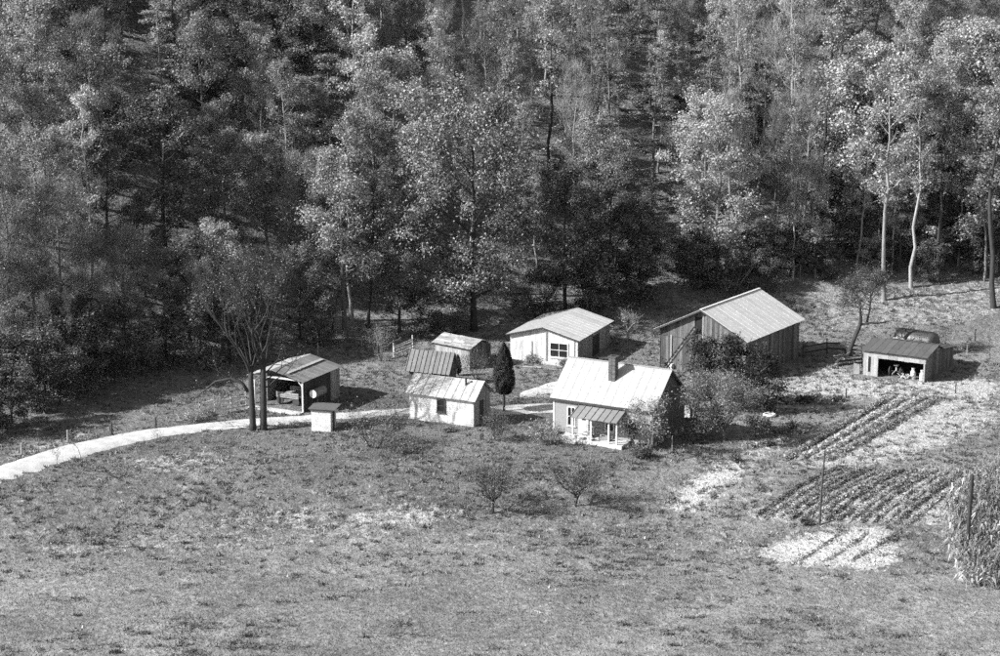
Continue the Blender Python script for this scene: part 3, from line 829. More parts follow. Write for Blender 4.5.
boards(cp, (L - .005, 4.4, 0), Y_, 1.5, .3, -.1, lambda u: E_ - .12, 'grey_wood', X_)
MB().box(.05, L - .12, D - .1, D - .04, -.2, E_ - .05).build('wall', 'dark_wood', cp)
MB().box(.02, .06, 2.0, D - .1, -.2, E_ - .05).build('wall', 'grey_wood', cp)
rx = L * .42
panels(cp, (-.35, D + .2, E_ - .1), (-.35, -.45, E_ - .1), (rx, -.45, RG), (rx, D + .2, RG), 8, 'bright_roof', t=.02, rib=.03)
panels(cp, (L + .35, -.45, E_ - .12), (L + .35, D + .2, E_ - .12), (rx, D + .2, RG), (rx, -.45, RG), 8, 'car_roof', t=.02, rib=.03)
nn = Vector((RG - E_ + .12, 0, L * .58 + .35)).normalized()
pa, pb = Vector((rx + 1.3, -.0, RG - .29)) + nn * .08, Vector((rx + 1.3, D - .1, RG - .29)) + nn * .08
MB().bar(pa, pb, .42, .02).build('patch_sheet', 'bright_roof', cp)
c_, s_ = math.cos(rz), math.sin(rz)
def cl(x, y, z=0): return Vector((loc[0] + c_ * x - s_ * y, loc[1] + s_ * x + c_ * y, loc[2] + z))
# low wagon dim inside the carport
t = thing('wagon', 'dim wooden farm wagon parked inside the carport', 'wagon', cl(2.3, 2.6), rz)
MB().box(-1.0, 1.2, -1.1, 1.1, .62, .70).build('bed', 'grey_wood', t)
for y in (-1.12, 1.08):
    for k in range(2): MB().box(-1.0, 1.2, y, y + .04, .74 + k * .2, .90 + k * .2).build('side_board', 'grey_wood', t)
for x in (-.7, .9):
    for y in (-.98, .98): MB().tube([(x, y - .07, .33), (x, y + .07, .33)], .33, 14).build('wheel', 'metal_dark', t)
MB().bar((-.7, -1, .33), (-.7, 1, .33), .08, .08).build('axle', 'metal_dark', t)
MB().bar((.9, -1, .33), (.9, 1, .33), .08, .08).build('axle', 'metal_dark', t)
# slab at the carport mouth
tag(MB().box(-.2, L + .1, -.9, -.05, -.2, .08).build('concrete_apron', 'concrete', None, loc=loc, rz=rz), 'pale concrete apron at the mouth of the carport', 'apron')

# ---------------- fuel drum on a stand beside the carport
p = cl(L + .62, 1.45)
t = thing('fuel_drum', 'fuel drum with pale round end on a pipe stand beside the carport', 'fuel tank', (p.x, p.y, p.z), rz + R(90))
zc = 1.55
MB().tube([(-.85, 0, zc), (-.82, 0, zc), (.82, 0, zc), (.85, 0, zc)], [.33, .37, .37, .33], 18).build('drum', 'car_roof', t, smooth=False)
MB().tube([(-.872, 0, zc), (-.852, 0, zc)], [.34, .34], 18).build('end_plate', 'white_paint', t)
for x in (-.6, .6):
    for y in (-.3, .3): MB().tube([(x, y * 1.15, -.1), (x, y * .8, zc - .22)], .03, 5).build('leg', 'metal_dark', t)
for x in (-.6, .6): MB().bar((x, -.33, .6), (x, .33, .6), .04, .04).build('brace', 'metal_dark', t)
MB().tube([(0, 0, zc + .36), (0, 0, zc + .46)], .06, 8).build('filler_cap', 'metal_dark', t)

# ---------------- well house
loc, rz = at(311.5, 431, -14)
wl = thing('well_house', 'little white block well house with dark flat overhanging roof by the road', 'well house', loc, rz)
L, D, E_ = 1.65, 1.35, 1.85
for k in range(9):     # courses of blocks
    off = .2 if k % 2 else 0.0
    x = 0
    while x < L - .01:
        x1 = min(x + (.4 - off if x == 0 and off else .4), L)
        MB().box(x + .005, x1 - .005, 0, .15, k * .2 - .02, k * .2 + .172).build('block', 'block', wl); x = x1
MB().box(.02, L - .02, .02, .13, -.2, E_ - .06).build('mortar', 'mortar', wl)
MB().box(0, .15, .155, D, -.2, E_ - .05).build('wall', 'block', wl)
MB().box(L - .15, L, .155, .45, -.2, E_ - .05).build('wall', 'block', wl)
MB().box(L - .15, L, 1.15, D, -.2, E_ - .05).build('wall', 'block', wl)
MB().box(L - .14, L - .06, .45, 1.1, -.1, 1.6).build('door', 'dark_wood', wl)
MB().box(.15, L - .15, D - .15, D, -.2, E_ - .05).build('wall', 'block', wl)
MB().slab((-.2, -.15, E_ - .03), (L + .45, -.15, E_ - .01), (L + .45, D + .1, E_ + .12), (-.2, D + .1, E_ + .10), .06).build('roof', 'shed_roof', wl)
MB().box(-.1, L + .1, -.12, -.07, E_ - .14, E_ - .04).build('fascia', 'dark_wood', wl)

# ------------------------------------------------------------------ trees: prototypes (mesh data shared by the copies)
def rot_from(d):
    d = Vector(d).normalized(); u = d.orthogonal().normalized(); return d, u, d.cross(u)

def skeleton(r, h, r0, cb, cr, nl, prof, elev, sub=3, wig=.25, lean=(0, 0), curve=.25, forks=1, sublen=.45):
    """returns tubes (pts, radii, sides) and clump centres (pos, weight)"""
    tubes, cl_ = [], []
    fork_dirs = [(0, 0)] if forks == 1 else [(math.cos(6.283 * i / forks + r.random()) * .28, math.sin(6.283 * i / forks + r.random()) * .28) for i in range(forks)]
    fh_ = h * .28
    for fd in fork_dirs:
        pts, rad = [], []
        x = y = 0.0; n = 10
        for i in range(n + 1):
            t = i / n; z = t * h
            sp_ = max(0, z - fh_) if forks > 1 else 0
            pts.append(Vector((x + lean[0] * t * t * h + fd[0] * sp_, y + lean[1] * t * t * h + fd[1] * sp_, z - .25 * (i == 0))))
            rad.append(r0 * ((1 - t) ** .8 * .93 + .05) * (1.25 if i == 0 else 1) * (1 if forks == 1 else .75))
            x += r.gauss(0, wig * h / 60); y += r.gauss(0, wig * h / 60)
        tubes.append((pts, rad, 7))
        def tp(t):
            f = t * n; i = min(int(f), n - 1); return pts[i].lerp(pts[i + 1], f - i), rad[i] + (rad[i + 1] - rad[i]) * (f - i)
        az = r.random() * 6.28
        m = max(4, nl // forks)
        for i in range(m):
            s = (i + r.random()) / m; t = cb + (1 - cb) * s * .98
            p, rr = tp(t)
            az += 2.4 + r.gauss(0, .5)
            ln = cr * prof(s) * r.uniform(.7, 1.15)
            el = elev(s) + r.gauss(0, .12)
            d = Vector((math.cos(az) * math.cos(el), math.sin(az) * math.cos(el), math.sin(el)))
            lp = [p]; q = p.copy(); dd = d.copy()
            for k in range(4):
                q = q + dd * ln / 4; lp.append(q.copy())
                dd = (dd + Vector((r.gauss(0, .18), r.gauss(0, .18), curve * .5 + r.gauss(0, .12)))).normalized()
            lr = max(.02, rr * .5)
            tubes.append((lp, [lr, lr * .75, lr * .5, lr * .32, .012], 5))
            cl_.append((lp[-1], 1.0)); cl_.append((lp[-2], .6))
            for j in range(sub):
                f = r.uniform(.3, .95) * 4; ii = min(int(f), 3); b = lp[ii].lerp(lp[ii + 1], f - ii)
                a2 = az + r.choice((-1, 1)) * r.uniform(.5, 1.2); e2 = el + r.gauss(.1, .3)
                d2 = Vector((math.cos(a2) * math.cos(e2), math.sin(a2) * math.cos(e2), math.sin(e2)))
                l2 = ln * sublen * r.uniform(.6, 1.2)
                e_ = b + d2 * l2
                tubes.append(([b, b + d2 * l2 * .55 + Vector((0, 0, .05 * l2)), e_ + Vector((0, 0, .12 * l2))], [lr * .35, lr * .22, .01], 3))
                cl_.append((e_, .9)); cl_.append((b + d2 * l2 * .6, .5))
        cl_.append((pts[-1], 1.0)); cl_.append((pts[-2], .8))
    return tubes, cl_

def twig_strips(rg, cl_, n, ln, wd, up=.5):
    """thin bare twigs fanning from the branch ends"""
    C = np.array([tuple(c[0]) for c in cl_]); i = rg.integers(0, len(C), n)
    A = C[i] + rg.normal(size=(n, 3)) * .25
    ctr = np.array([C[:, 0].mean(), C[:, 1].mean(), C[:, 2].min()])
    D_ = A - ctr; D_ /= np.linalg.norm(D_, axis=1)[:, None] + 1e-6
    D_ = D_ * .8 + rg.normal(size=(n, 3)) * .5; D_[:, 2] += up * .6; D_ /= np.linalg.norm(D_, axis=1)[:, None]
    S = np.cross(D_, rg.normal(size=(n, 3))); S /= np.linalg.norm(S, axis=1)[:, None]
    l_ = (ln * rg.uniform(.4, 1.3, n))[:, None]
    V = np.stack([A - S * wd, A + S * wd, A + D_ * l_], 1).reshape(-1, 3)
    return V, np.arange(3 * n).reshape(n, 3)

class Proto: pass
PROTOS = {}
def proto(name, seed, h, r0, cb, cr, nl, prof, elev, nleaf, lsize, lmat, bark, crad=.7, squash=.7, sub=3, flat=.2, twigs=0, twl=.9, tww=.012, **kw):
    r = random.Random(seed); rg = np.random.default_rng(seed)
    tubes, cl_ = skeleton(r, h, r0, cb, cr, nl, prof, elev, sub=sub, **kw)
    mb = MB()
    for p, q, n in tubes: mb.tube(p, q, n, cap=False)
    pr_ = Proto(); pr_.h = h
    if twigs:
        tv, tf = twig_strips(rg, cl_, twigs, twl, tww)
        o = len(mb.v); mb.v += [tuple(v) for v in tv.tolist()]; mb.f += [tuple(int(k) + o for k in f) for f in tf]
    pr_.trunk = mb.mesh('trunk', bark); pr_.trunk.shade_smooth()
    C = np.array([tuple(c[0]) for c in cl_]); wt = np.array([c[1] for c in cl_]); wt = wt * rg.uniform(.25, 1.8, len(wt)); wt /= wt.sum()
    i = rg.choice(len(C), nleaf, p=wt)
    off = rg.normal(size=(nleaf, 3)); off /= np.linalg.norm(off, axis=1)[:, None]
    off *= (rg.uniform(0, 1, nleaf) ** .5 * crad * rg.uniform(.6, 1.3, nleaf))[:, None]; off[:, 2] *= squash
    V, F = cards(rg, C[i] + off, lsize, flat, outward=off * .5)
    pr_.crown = npmesh('crown', V, F, lmat)
    PROTOS[name] = pr_
    return pr_

dome = lambda s: math.sin(math.pi * (.18 + .72 * s)) ** .8
tall = lambda s: .55 + .5 * math.sin(math.pi * s)
cone = lambda s: 1.05 - .8 * s
up1 = lambda s: .25 + .6 * s
up2 = lambda s: .5 + .5 * s
flat0 = lambda s: -.05 + .35 * s * s
for k in range(3):
    proto('pale%d' % k, 100 + k, 15.5 + k, .24, .22, 4.6, 26, dome, up1, 18000, .108, 'leaf_pale', 'bark_mid', crad=.95, sub=4)
for k in range(3):
    proto('mid%d' % k, 110 + k, 16 + k, .25, .25, 4.4, 26, dome, up1, 18000, .105, 'leaf_mid', 'bark', crad=.95, sub=4)
for k in range(2):
    proto('dark%d' % k, 120 + k, 15 + k, .25, .15, 4.6, 26, dome, up1, 18000, .108, 'leaf_dark', 'bark_dark', crad=1.0, sub=4)
for k in range(4):
    proto('sparse%d' % k, 130 + k, 20 + k, .21, .42, 2.7, 20, tall, up2, 5200, .105, ['leaf_pale', 'leaf_mid', 'leaf_pale', 'leaf_mid'][k], ['bark_pale', 'bark_dark', 'bark_pale', 'bark_pale'][k], crad=.75, sub=3, wig=.5, twigs=900, twl=.9)
for k in range(3):
    proto('haze%d' % k, 140 + k, 14 + k, .22, .2, 4.6, 24, dome, up2, 5200, .085, 'leaf_haze', 'bark_mid', crad=1.15, sub=5, twigs=7000, twl=1.2, tww=.014)
for k in range(2):
    proto('tier%d' % k, 150 + k, 17 + k * 2, .2, .2, 3.6, 30, cone, flat0, 12000, .098, 'leaf_mid', 'bark_mid', crad=.7, squash=.28, sub=5, flat=.8, curve=.05)
for k in range(2):
    proto('cloud%d' % k, 160 + k, 14.5, .28, .18, 4.8, 22, dome, up1, 20000, .11, 'leaf_pale', 'bark_dark', crad=1.1, squash=.8, sub=3, flat=.4)
proto('great', 170, 17.5, .32, .12, 7.6, 40, dome, up1, 36000, .108, 'leaf_speckle', 'bark_dark', crad=1.25, sub=5)
for k in range(2):
    proto('bare%d' % k, 180 + k, 18 + k, .18, .35, 2.6, 18, tall, up2, 250, .1, 'leaf_haze', ['bark_pale', 'bark_mid'][k], crad=.6, sub=4, twigs=3000, twl=1.1, tww=.012, wig=.6)
for k in range(3):
    proto('under%d' % k, 190 + k, 4.2 + k * .8, .06, .08, 1.9, 12, dome, up2, 3200, .11, ['leaf_mid', 'leaf_bush', 'leaf_pale'][k], 'bark', crad=.6, sub=3, forks=3)
for k in range(3):
    proto('thick%d' % k, 195 + k, 6.5, .08, .05, 2.9, 16, dome, up2, 8000, .10, ['leaf_dark', 'leaf_bush', 'leaf_mid'][k], 'bark_dark', crad=.9, sub=4, forks=3)
def copy_tree(kind, name, label, cat, p, s=1.0, rz=0.0, group=None, sx=1.0, tilt=(0, 0)):
    pr_ = PROTOS[kind]
    t = thing(name, label, cat, (p[0], p[1], p[2]), rz, group)
    t.rotation_euler.x, t.rotation_euler.y = tilt
    t.scale = (s * sx, s * sx, s)
    link('trunk', pr_.trunk, t); link('crown', pr_.crown, t)
    return t

# ------------------------------------------------------------------ the wood
LOOK = {'pale': 'tree with bright pale leaves', 'mid': 'leafy grey-toned tree', 'dark': 'dark dense leafy tree', 'sparse': 'thin tall sparse-leaved tree',
        'haze': 'hazy half-bare tree', 'tier': 'tree with flat tiered boughs', 'cloud': 'dense tree with rounded leaf clumps', 'great': 'huge spreading speckled tree', 'bare': 'slender nearly bare tree', 'under': 'low bushy shrub', 'thick': 'thick leafy thicket'}
def where(px):
    for lim, s in ((70, 'at the far left'), (170, 'left of the road bend'), (255, 'above the rail fence'), (345, 'above the carport'), (430, 'above the dark-roofed shed'), (505, 'above the tall cedar'),
                   (600, 'above the white garage'), (670, 'between garage and barn'), (760, 'above the barn'), (850, 'right of the barn'), (930, 'above the machine shed')):
        if px < lim: return s
    return 'at the far right'
def rowof(py):
    return 'at the wood edge' if py > 318 else 'low on the slope' if py > 255 else 'halfway up the slope' if py > 170 else 'high on the slope' if py > 70 else 'at the hilltop'
rt = random.Random(21)
spots = []; LAB = {}; WOOD = []
def forest_tree(kind, p, s, sx=1.0, tilt=None):
    base = kind.rstrip('0123456789')
    px, py = proj(p[0], p[1], p[2])
    lab = '%s %s %s' % (LOOK[base], rowof(py), where(px))
    spots.append((p[0], p[1], 2.2 if base in ('under', 'thick') else 3.4))
    LAB.setdefault(lab, []).append(px)
    t = copy_tree(kind, 'shrub' if base in ('under', 'thick') else 'tree', lab, 'shrub' if base in ('under', 'thick') else 'tree', p, s, rt.uniform(0, 6.28), 'undergrowth shrubs of the wood' if base in ('under', 'thick') else 'trees of the wooded hillside', sx, tilt or (rt.gauss(0, .03), rt.gauss(0, .03)))
    WOOD.append((t, lab, px))
    return t
def ft(kind, px, py, hpx=None, sx=1.0, tilt=None):
    """tree standing at pixel (px, py), hpx pixels tall"""
    p = P(px, py)
    s = 1.0 if hpx is None else hpx / pxm(p) / PROTOS[kind].h
    if px < 345 and not kind.startswith(('under', 'thick')): s = min(s, (8.5 + 1.1 * max(0, p.y - float(edge(p.x)))) / PROTOS[kind].h)
    return forest_tree(kind, p, s, sx, tilt)
# trees one can tell apart in the photograph: base pixel, height in pixels
for a in [
    ('haze0', 2, 378, 235, 1.2), ('haze1', 40, 374, 235, 1.2), ('haze2', 85, 364, 225, 1.15), ('haze0', 125, 356, 215, 1.1), ('haze1', 66, 350, 225, 1.1), ('haze2', 15, 352, 225, 1.2), ('bare1', 52, 396, 95, .8), ('bare0', 72, 388, 90, .8), ('bare1', 108, 378, 85, .8),
    ('thick0', -8, 432, 49, 1.4), ('thick0', 12, 424, 48, 1.3), ('thick0', 36, 414, 48, 1.3), ('thick1', 60, 404, 48, 1.3), ('thick0', 88, 393, 48, 1.3), ('thick1', 115, 383, 44, 1.4), ('thick0', 142, 376, 44, 1.3), ('thick0', 168, 370, 44, 1.3), ('thick1', 20, 402, 60, 1.3), ('thick0', -25, 440, 48, 1.4), ('thick0', 45, 392, 64, 1.3), ('thick0', 78, 380, 64, 1.3), ('thick1', 0, 408, 68, 1.2), ('thick0', 105, 370, 60, 1.3),
    ('pale0', 215, 340, 215, 1.15), ('mid1', 165, 355, 190, 1.1), ('dark0', 190, 348, 140, 1.1), ('dark1', 300, 340, 165, 1.0), ('mid0', 345, 336, 170, 1.0), ('sparse1', 332, 330, 215, 1.0), ('sparse1', 368, 328, 190, .9),
    ('great', 474, 331, 212, .92), ('dark1', 400, 332, 110, 1.0), ('sparse0', 352, 322, 200, 1.0), ('dark0', 565, 312, 130, 1.0), ('dark0', 610, 300, 110, 1.0), ('dark1', 640, 300, 100, 1.1),
    ('under0', 590, 300, 50, 1.4), ('mid2', 600, 262, 140, 1.0), ('tier0', 650, 215, 170, 1.0), ('tier1', 610, 205, 190, 1.0), ('tier0', 712, 190, 160, 1.0),
    ('pale1', 715, 283, 165, 1.05), ('pale2', 700, 255, 150, 1.0), ('bare0', 728, 290, 190, 1.0), ('sparse3', 795, 235, 200, 1.0), ('sparse1', 806, 252, 230, .9), ('pale0', 870, 255, 195, 1.0), ('sparse0', 884, 300, 225, 1.0),
    ('sparse2', 911, 288, 200, 1.0), ('sparse1', 938, 282, 190, 1.0), ('sparse3', 868, 235, 190, 1.0), ('bare1', 914, 275, 140, .9), ('sparse1', 994, 308, 250, 1.1), ('pale1', 985, 275, 170, 1.0), ('mid0', 950, 262, 160, 1.0),
    ('cloud0', 985, 190, 150, 1.15), ('cloud1', 945, 165, 120, .9), ('cloud0', 1030, 205, 160, 1.1), ('sparse2', 740, 165, 190, .9), ('sparse1', 733, 118, 140, .9), ('bare0', 680, 120, 130, .9), ('sparse3', 752, 130, 150, .8),
    ('bare0', 790, 225, 260, .9), ('sparse1', 851, 95, 150, .9), ('pale2', 320, 130, 130, 1.1), ('mid2', 55, 115, 150, 1.2), ('cloud1', 5, 90, 110, 1.1), ('tier1', 165, 165, 170, 1.0), ('sparse0', 238, 110, 120, .9),
    ('bare0', 265, 210, 140, .9), ('mid0', 226, 268, 125, 1.1), ('pale1', 268, 258, 115, 1.0), ('haze2', 500, 70, 110, 1.0), ('sparse0', 545, 95, 130, 1.0), ('haze1', 575, 60, 100, 1.0), ('mid1', 618, 110, 120, 1.0), ('sparse2', 650, 85, 120, 1.0), ('haze0', 690, 70, 100, 1.0), ('bare1', 440, 150, 150, 1.0), ('sparse1', 430, 120, 140, 1.0), ('bare1', 390, 95, 110, 1.0), ('under2', 600, 225, 30, 1.5), ('under2', 640, 235, 35, 1.4), ('under0', 760, 275, 50, 1.3), ('under1', 800, 280, 45, 1.5),
    ('under1', 690, 285, 45, 1.3), ('under0', 935, 272, 40, 1.3), ('under1', 970, 268, 40, 1.4), ('thick0', 255, 360, 60, 1.2), ('thick1', 230, 364, 65, 1.2), ('thick0', 205, 370, 65, 1.2), ('thick0', 590, 318, 55, 1.2), ('thick1', 545, 322, 50, 1.2), ('thick0', 640, 306, 60, 1.2), ('thick0', 320, 345, 45, 1.2), ('thick1', 420, 338, 45, 1.2), ('thick0', 455, 335, 40, 1.2), ('haze1', 200, 365, 120, .9),
]:
    ft(*a)
# the rest of the slope
kinds_l = ['haze', 'mid', 'dark', 'pale', 'mid', 'sparse', 'dark']
kinds_c = ['mid', 'sparse', 'sparse', 'sparse', 'haze', 'bare', 'tier', 'sparse', 'pale', 'bare']
kinds_r = ['sparse', 'pale', 'sparse', 'mid', 'tier', 'bare', 'sparse', 'sparse', 'haze', 'bare']
nvar = {'haze': 3, 'mid': 3, 'dark': 2, 'pale': 3, 'sparse': 4, 'tier': 2, 'bare': 2, 'cloud': 2, 'under': 3, 'great': 1}
cand = []
yy = 155.0
while yy < 300:
    xx = -92.0
    while xx < 92:
        cand.append((xx + rt.uniform(-2.2, 2.2), yy + rt.uniform(-2, 2))); xx += 4.3
    yy += 4.1
rt.shuffle(cand)
cnt = 0
for x, y in cand:
    d = y - edge(x)
    right = x > 14
    if d < (9 if right else 2) or d > 84: continue
    z = zg(x, y); px, py = proj(x, y, z)
    if px < -40 or px > 1035 or py < -95: continue
    if py < -50 or (py < 0 and rt.random() < .35): continue
    if any((x - a) ** 2 + (y - b) ** 2 < (c * (.95 if d < 30 else 1.05)) ** 2 for a, b, c in spots): continue
    if cnt >= 176: break
    kl = kinds_l if px < 330 else kinds_c if px < 640 else kinds_r
    k = rt.choice(kl); k += str(rt.randrange(nvar[k]))
    s = rt.uniform(.62, 1.0) * (.9 if d < 12 else 1.0)
    if x < -12: s = min(s, (8.5 + 1.1 * d) / PROTOS[k].h)
    forest_tree(k, (x, y, z), s, rt.uniform(.85, 1.15)); cnt += 1
# thin trees and brush down to the grass strip at the right
for i in range(46):
    px, py = 770 + 250 * (i + rt.random()) / 46, rt.uniform(205, 284)
    k = rt.choice(['sparse0', 'sparse1', 'sparse2', 'sparse3', 'bare0', 'bare1', 'haze1', 'mid1', 'pale2'])
    ft(k, px, py, rt.uniform(95, 165), rt.uniform(.75, 1.0))
for i in range(26):
    ft(rt.choice(['thick1', 'thick2', 'thick1', 'thick0']), 665 + 350 * (i + rt.random()) / 26, rt.uniform(258, 284) + (12 if i < 9 else 0), rt.uniform(26, 46), rt.uniform(1.0, 1.5))
# undergrowth on the slope
k_ = 0
while k_ < 80:
    x = rt.uniform(-55, 62) if k_ < 60 else rt.uniform(14, 58); d = rt.uniform(-1, 60) if k_ < 60 else rt.uniform(-4, 25); y = edge(x) + d + (13 if x > 14 else 0)
    z = zg(x, y); px, py = proj(x, y, z)
    if not (-20 < px < 1020 and py > 20): continue
    forest_tree('under%d' % rt.randrange(3), (x, y, z), rt.uniform(.5, 1.0), rt.uniform(.9, 1.5)); k_ += 1

ORD = ['leftmost', 'second from left', 'third from left', 'fourth from left', 'fifth from left', 'sixth from left', 'seventh from left', 'eighth from left', 'ninth from left', 'tenth from left', 'eleventh from left', 'twelfth from left', 'thirteenth from left', 'fourteenth from left', 'fifteenth from left', 'sixteenth from left']
for t, lab, px in WOOD:
    L_ = sorted(LAB[lab])
    if len(L_) > 1:
        i = L_.index(px); t['label'] = lab + ', ' + ('rightmost' if i == len(L_) - 1 else ORD[min(i, 15)])

# ------------------------------------------------------------------ yard trees
def grow(r, mb, tips, p, d, ln, rad, depth, spread=.6, up=.15, n=(2, 3), sides=5, decay=.68):
    """recursive bare branch"""
    pts = [p]; q = p.copy(); dd = d.normalized()
    for k in range(3):
        q = q + dd * ln / 3; pts.append(q.copy())
        dd = (dd + Vector((r.gauss(0, .16), r.gauss(0, .16), r.gauss(up * .4, .1)))).normalized()
    end = rad * .55 if depth else .008
    mb.tube(pts, [rad, rad + (end - rad) * .33, rad + (end - rad) * .66, end], sides if depth > 1 else 3, cap=False)
    if depth == 0:
        tips.append((pts[-1], 1.0)); tips.append((pts[1], .6)); return
    if depth <= 2: tips.append((pts[-1], .6))
    for k in range(r.randint(*n)):
        b = pts[-1] if k < 2 else pts[2]
        nd = (dd + Vector((r.gauss(0, spread), r.gauss(0, spread), r.gauss(up, spread * .5)))).normalized()
        grow(r, mb, tips, b, nd, ln * decay * r.uniform(.8, 1.2), end, depth - 1, spread, up, n, sides, decay)

def yard_tree(name, label, cat, p, stems, seed, nleaf, lsize, lmat, bark, twigs=2000, twl=.5, tww=.008, crad=.4, depth=4, spread=.55, up=.12, n=(2, 3), decay=.7, flat=.2, extra=None, group=None):
    """stems: list of (offset, direction, length, radius)"""
    r = random.Random(seed); rg = np.random.default_rng(seed); mb = MB(); tips = []
    for o, d, ln, rad in stems:
        o, d = Vector(o), Vector(d)
        grow(r, mb, tips, o - d.normalized() * .15, d, ln, rad, depth, spread, up, n, 6, decay)
    if extra: extra(r, mb, tips)
    if twigs:
        tv, tf = twig_strips(rg, tips, twigs, twl, tww, .3); o = len(mb.v)
        mb.v += [tuple(v) for v in tv.tolist()]; mb.f += [tuple(int(k) + o for k in f) for f in tf]
    t = thing(name, label, cat, p, 0, group)
    st_ = mb.build('stems' if name == 'shrub' else 'trunk', bark, t, smooth=True)
    if name in ('shrub', 'sapling'): st_['kind'] = 'stuff'
    if nleaf:
        C = np.array([tuple(c[0]) for c in tips]); i = rg.integers(0, len(C), nleaf)
        off = rg.normal(size=(nleaf, 3)) * crad * .6
        Pt = C[i] + off; Pt[:, 2] = np.maximum(Pt[:, 2], .15)
        V, F = cards(rg, Pt, lsize, flat)
        link('crown', npmesh('crown', V, F, lmat), t)
    return t
def pt(px, py): p = P(px, py); return (p.x, p.y, p.z)

# twin-trunk tree beside the road
def low_limb(r, mb, tips):
    pts = [Vector(q) for q in ((-.3, 0, 3.2), (-.7, 0, 3.9), (-1.7, -.1, 4.35), (-2.9, -.1, 4.1), (-4.0, -.2, 3.2), (-5.2, -.2, 2.2))]
    mb.tube(pts, [.16, .14, .12, .09, .06, .02], 6)
    for k in range(14):
        f = r.uniform(1.2, 4.9); i = int(f); b = pts[i].lerp(pts[i + 1], f - i)
        grow(r, mb, tips, b, Vector((r.gauss(-.5, .4), r.gauss(0, .6), r.gauss(-.1, .5))), r.uniform(.7, 1.4), .03, 1, .5, -.1)
    for k in range(3):
        grow(r, mb, tips, Vector((.85, .1, 3.4 + .6 * k)), Vector((r.uniform(.6, 1.0), r.gauss(0, .3), .5)), 2.0, .07, 2, .5, .0)
def twin_trunks(r, mb, tips):
    mb.tube([(0, 0, -.3), (.0, 0, .5), (-.02, 0, 2.5), (-.05, 0, 4.3), (-.02, .05, 5.4)], [.34, .28, .25, .23, .18], 8)
    mb.tube([(.85, .15, -.3), (.85, .15, .5), (.9, .15, 3.0), (.93, .18, 5.2), (.98, .2, 6.4)], [.36, .30, .27, .23, .17], 8)
    for b_, n_ in ((Vector((-.02, .05, 5.2)), 6), (Vector((.97, .2, 6.0)), 6)):
        for k in range(n_):
            a_ = 6.283 * k / n_ + r.random(); e_ = r.uniform(.2, .75)
            grow(r, mb, tips, b_ + Vector((0, 0, r.uniform(-.9, .4))), Vector((math.cos(a_) * e_, math.sin(a_) * e_, 1)), r.uniform(3.0, 4.2), r.uniform(.08, .13), 4, .38, .22, (2, 3), 5, .64)
    low_limb(r, mb, tips)
yard_tree('twin_trunk_tree', 'bare twin-trunk tree with drooping low limb beside the road and carport', 'tree', pt(253, 430.5), [], 31, 2300, .055, 'leaf_haze', 'bark_dark', twigs=5000, twl=.9, tww=.0065, extra=twin_trunks)
# two fruit trees on the bank
fs = [((0, 0, 0), (0.05, 0, 1), .85, .13)]
def fruit(name_label, px, py, seed):
    r = random.Random(seed)
    st = [((0, 0, 0), (.04, 0, 1), 1.0, .10)] + [((0, 0, .85), (math.cos(a) * .9, math.sin(a) * .9, .75), 1.25, .07) for a in np.arange(0, 6.2, 1.05) + r.random()]
    yard_tree('fruit_tree', name_label, 'tree', pt(px, py), st, seed, 1500, .055, 'leaf_haze', 'bark_dark', twigs=2200, twl=.6, tww=.007, crad=.5, depth=3, spread=.45, up=.1, decay=.66, group='fruit trees on the bank')
fruit('left of two small spreading fruit trees on the grassy bank', 493, 513, 41)
fruit('right of two small spreading fruit trees on the grassy bank', 575.5, 507, 43)
# twiggy shrubs
def bush(label, px, py, w_px, h_px, seed, lmat='leaf_bush', nleaf=1200, twigs=2000, bark='bark', name='shrub', ls=.06, n_st=9):
    p = P(px, py); q = pxm(p); r = random.Random(seed); hh, ww = h_px / q, w_px / q
    st = []
    for k in range(n_st):
        a = 6.283 * k / n_st + r.random(); tilt = r.uniform(.15, 1.0) * ww / hh * .8
        st.append(((math.cos(a) * ww * .06, math.sin(a) * ww * .06, 0), (math.cos(a) * tilt, math.sin(a) * tilt, 1), hh * .48 / math.sqrt(1 + tilt * tilt) * 1.1, .03))
    return yard_tree(name, label, 'shrub', (p.x, p.y, p.z), st, seed, nleaf, ls, lmat, bark, twigs, .28 * hh ** .5, .007, .22 * hh, 2, .4, .1, (2, 3), .62)
bush('bare spreading twiggy shrub right of the well house', 374, 447, 72, 46, 51, 'leaf_haze', 1100, 2400, 'bark_dark')
bush('low weedy shrub at the right corner of the small white outbuilding', 498, 441, 42, 28, 52, 'leaf_bush', 900, 1600)
bush('grassy clump left of the farmhouse porch', 548, 445, 38, 26, 53, 'leaf_crop', 1200, 1400)
bush('low dark bush standing in for a shadow before the small white outbuilding', 405, 452, 50, 20, 54, 'leaf_dark', 1600, 500)  # dark bush added where a shadow-like dark patch lies
bush('small bush under the leafy tree at the farmhouse corner', 640, 458, 32, 18, 55, 'leaf_dark', 1500, 300)
bush('dark leafy bush by the farmhouse gable end', 700, 441, 34, 30, 56, 'leaf_dark', 2600, 300)
bush('rounded dark shrub at the edge of the garden', 757, 437, 24, 22, 57, 'leaf_dark', 1800, 200)
bush('bare shrub near the plank gate', 380, 361, 26, 38, 58, 'leaf_haze', 150, 900, 'bark_mid')
bush('low brushy shrub between the sheds and tall cedar', 476, 378, 36, 30, 59, 'leaf_bush', 500, 1500)
bush('weedy clump before the garage door', 533, 362, 26, 12, 60, 'leaf_crop', 900, 400)
bush('weedy clump at the garage window', 566, 367, 22, 11, 61, 'leaf_crop', 900, 300)
bush('low weeds by the small outbuilding window', 448, 432, 45, 10, 62, 'leaf_crop', 1100, 500)
bush('dark weeds by the white stake', 735, 462, 18, 10, 63, 'leaf_dark', 900, 200)
